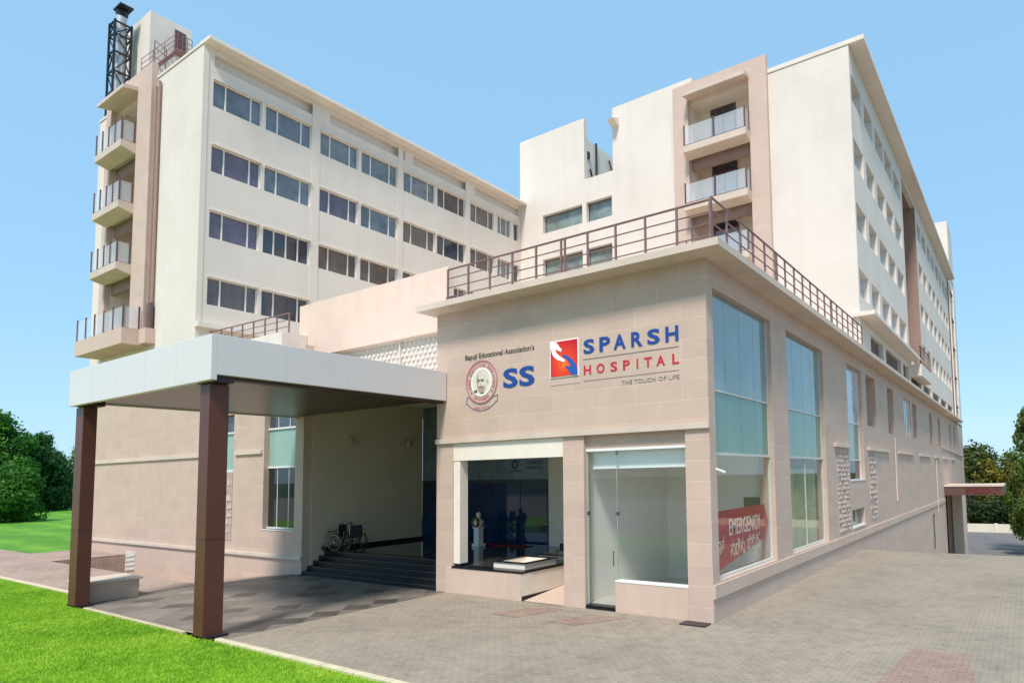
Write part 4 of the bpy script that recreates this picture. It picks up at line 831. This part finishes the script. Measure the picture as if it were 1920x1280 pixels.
# boundary wall far right
mb=MB(); mb.box(-60,140,86,86.3,-5.6,-4.35); o=mb.build('boundary_wall',plain('cream_boundary',srgb(222,212,188),.8,.08,.5)); tag(o,'long low cream boundary wall across the road before the trees','wall')
mb=MB(); [mb.box(x-.2,x+.2,85.9,86.35,-5.6,-4.25) for x in range(-58,140,6)]; mb.build('pier',m_slabw,o)

# ================================================================== TREES
def leaves(name,mat,parent,blobs,n,size,seed,droop=0.):
    r=np.random.default_rng(seed); B=np.array(blobs,float); vol=np.prod(B[:,3:6],axis=1)**.66; cnt=(n*vol/vol.sum()).astype(int); C=[];N=[]
    for b,c in zip(B,cnt):
        d=r.normal(size=(c,3)); d/=np.linalg.norm(d,axis=1)[:,None]; rad=(r.random(c)**.22)*(1+.16*np.sin(d[:,0]*5+b[0])*np.cos(d[:,2]*6+b[1])+.1*r.normal(size=c))
        C.append(b[:3]+d*rad[:,None]*b[3:6]); N.append(d)
    C=np.concatenate(C);N=np.concatenate(N); k=len(C)
    nr=N+r.normal(size=(k,3))*.75; nr/=np.linalg.norm(nr,axis=1)[:,None]; t=np.cross(nr,r.normal(size=(k,3))); t/=np.linalg.norm(t,axis=1)[:,None]; u=np.cross(nr,t)
    if droop: t[:,2]-=droop; t/=np.linalg.norm(t,axis=1)[:,None]
    s=size*(.55+.9*r.random(k))[:,None]; a=.55
    P=np.stack([C-t*s,C+u*s*a,C+t*s,C-u*s*a],1).reshape(-1,3)
    me=bpy.data.meshes.new(name); me.vertices.add(len(P)); me.vertices.foreach_set('co',P.ravel().astype(np.float32)); me.loops.add(len(P)); me.loops.foreach_set('vertex_index',np.arange(len(P),dtype=np.int32)); me.polygons.add(k); me.polygons.foreach_set('loop_start',np.arange(0,4*k,4,dtype=np.int32)); me.update(calc_edges=True); me.materials.append(mat)
    o=bpy.data.objects.new(name,me); col.objects.link(o); o.parent=parent; off=world_off(parent); me.transform(Matrix.Translation(-off)); return o
def tree(x,y,z,h,w,label,mat,name,grp,seed,n=6000,size=.3,low=.12,bl=14,twigs=False):
    r=random.Random(seed); t=thing(name,label,'tree' if 'tree' in name else 'bush',(x,y,z),grp)
    mb=MB(); top=(x+r.uniform(-.3,.3),y,z+h*.75); mb.tube([(x,y,z-.2),(x+r.uniform(-.1,.1),y,z+h*.3),top],[h*.028+.06,h*.02+.04,.04],9)
    blobs=[]
    for k in range(bl):
        a=r.uniform(0,2*math.pi); f=r.random(); zz=z+h*(low+(.86-low)*f); prof=math.sin(math.pi*min(1,max(0.1,(f*.80+.2))))**.6
        rr=w*.5*prof*r.uniform(.25,.75); bx_=x+rr*math.cos(a); by_=y+rr*math.sin(a); s=w*r.uniform(.17,.29)*(.75+.4*prof)
        blobs.append((bx_,by_,zz,s,s,s*r.uniform(.7,1.1))); mb.tube([(x,y,z+h*(.15+.5*f)),((x+bx_)/2,(y+by_)/2,(z+h*(.2+.5*f)+zz)/2+.1),(bx_,by_,zz)],[.09+h*.006,.07,.03],6)
    blobs.append((x,y,z+h*.9,w*.16,w*.16,h*.10)); blobs.append((x,y,z+h*.5,w*.34,w*.34,h*.34))
    mb.build('trunk',m_bark,t); leaves('crown',mat,t,blobs,n,size,seed); return t
GL='trees bordering the far lawn'
tree(-73,6.3,0,5.3,5.6,'rounded bright green bush nearest the path at the left edge of the lawn',m_leafL,'broadleaf_bush',GL,11,14000,.15,.03,22)
tree(-101,11.3,0,12.8,8.8,'tallest dark tree at the left edge, rising behind the round bush',m_leafL,'broadleaf_tree',GL,12,16000,.22,.08,22)
tree(-104,16.4,0,10.4,6.8,'dark bluish green rounded tree right of the tallest one, beside the lawn avenue',m_leafL2,'broadleaf_tree',GL,13,16000,.2,.02,22)
tree(-204,45.5,0,8.5,7,'far tree seen down the end of the lawn avenue',m_leafL2,'broadleaf_tree',GL,15,4000,.34,.03)
tree(-111,22.8,0,9.9,5.4,'dark green tree just left of the left brown porch post',m_leafL,'broadleaf_tree',GL,16,14000,.18,.02,20)
tree(-99,19.6,0,3.4,2.2,'light green shrub at the foot of the tree beside the left brown post',m_leafL,'broadleaf_bush',GL,17,4000,.12,.02,12)
GR='trees beyond the boundary wall'
specs=[(11,96,13.5,10,m_leafR,'dense olive tree half cut off at the right edge'),(-6,98,12.5,9,m_leafR,'olive tree immediately right of the far corner of the hospital'),(-1,104,12.4,11,m_leafR,'broad olive green tree with rounded top standing behind the yellow flowering tree'),(4.5,104,12.0,10,m_leafG,'fresh green tree under the lowest part of the skyline'),
(1.,94,10.2,6.5,m_leafY,'yellow flowering tree above the brown side canopy'),(4.2,95,9.6,5,m_leafY,'smaller yellow flowering tree right of the larger one'),(-3,92,7.6,6,m_leafB,'bare brown twiggy tree behind the side canopy'),(9,100,15,10,m_leafG,'tallest green tree at the right edge rising behind the weeping one')]
for k,(x,y,h,w,m,l) in enumerate(specs): tree(x,y,LOW,h,w,l,m,'broadleaf_tree',GR,30+k,11000,.26,.05,18)
# near hanging tree at the right edge
t=thing('weeping_tree','fresh green drooping tree cut by the right edge beside the side canopy','tree',(7.0,62,LOW))
mb=MB(); mb.tube([(7.4,62,LOW),(7.3,62,-1),(7.2,62,5.5)],[.32,.25,.1],10); bl=[]; r=random.Random(5)
for k in range(30):
    f=r.random(); zz=-3.+11.5*f; rad=(3.1-1.9*f)*r.uniform(.55,1.); a=r.uniform(0,6.28); bl.append((6.8+rad*math.cos(a)*1.15,62+rad*math.sin(a),zz,.75,.75,1.25)); mb.tube([(7.2,62,zz+1.),(bl[-1][0],bl[-1][1],zz)],[.07,.02],5)
mb.build('trunk',m_bark,t); leaves('crown',m_leafG,t,bl,26000,.15,77,1.)
# hedge row (mass)
t=leaves_o=None
hd=thing('hedge','deep dark hedge mass filling the space behind the boundary wall','hedge',(0,89,LOW)); hd['kind']='stuff'
bl=[(x+random.uniform(-.5,.5),89.2+random.uniform(-.5,1.5),LOW+1.2+2.2*random.random(),1.7,1.3,1.9) for x in range(-22,30,1)]
leaves('foliage',m_hedge,hd,bl,22000,.22,90); bpy.data.objects['foliage']['kind']='stuff'

# ================================================================== GRASS BLADES (foreground)
def blades(n,x0,x1,y0,y1,h,seed):
    r=np.random.default_rng(seed); X=x0+(x1-x0)*r.random(n); Y=y0+(y1-y0)*r.random(n)
    # keep only those in front of the lens
    D=np.stack([X-CP.x,Y-CP.y,np.full(n,-CP.z)],1); z=D@np.array(fw); u=CF[1]+CF[0]*(D@np.array(rt))/z; v=CF[2]-CF[0]*(D@np.array(up))/z
    k=(z>1)&(u>-250)&(u<2100)&(v<1500); X=X[k];Y=Y[k];n=len(X)
    k=~((Y>-5.97)&(X>-16.2)); X=X[k];Y=Y[k];n=len(X)
    a=r.random(n)*2*np.pi; w=.006+.006*r.random(n); hh=h*(.5+.8*r.random(n)); l=r.normal(size=(n,2))*.5*hh[:,None]
    P=np.zeros((n,3,3)); P[:,0,0]=X-w*np.cos(a);P[:,0,1]=Y-w*np.sin(a);P[:,1,0]=X+w*np.cos(a);P[:,1,1]=Y+w*np.sin(a);P[:,2,0]=X+l[:,0];P[:,2,1]=Y+l[:,1];P[:,2,2]=hh
    P=P.reshape(-1,3); me=bpy.data.meshes.new('grass'); me.vertices.add(3*n); me.vertices.foreach_set('co',P.ravel().astype(np.float32)); me.loops.add(3*n); me.loops.foreach_set('vertex_index',np.arange(3*n,dtype=np.int32)); me.polygons.add(n); me.polygons.foreach_set('loop_start',np.arange(0,3*n,3,dtype=np.int32)); me.update(calc_edges=True); me.materials.append(m_blade)
    o=bpy.data.objects.new('grass',me); col.objects.link(o); tag(o,'short bright grass blades of the foreground lawn','grass',kind='stuff')
blades(600000,-30,-1.2,-13,-5.3,.05,3)
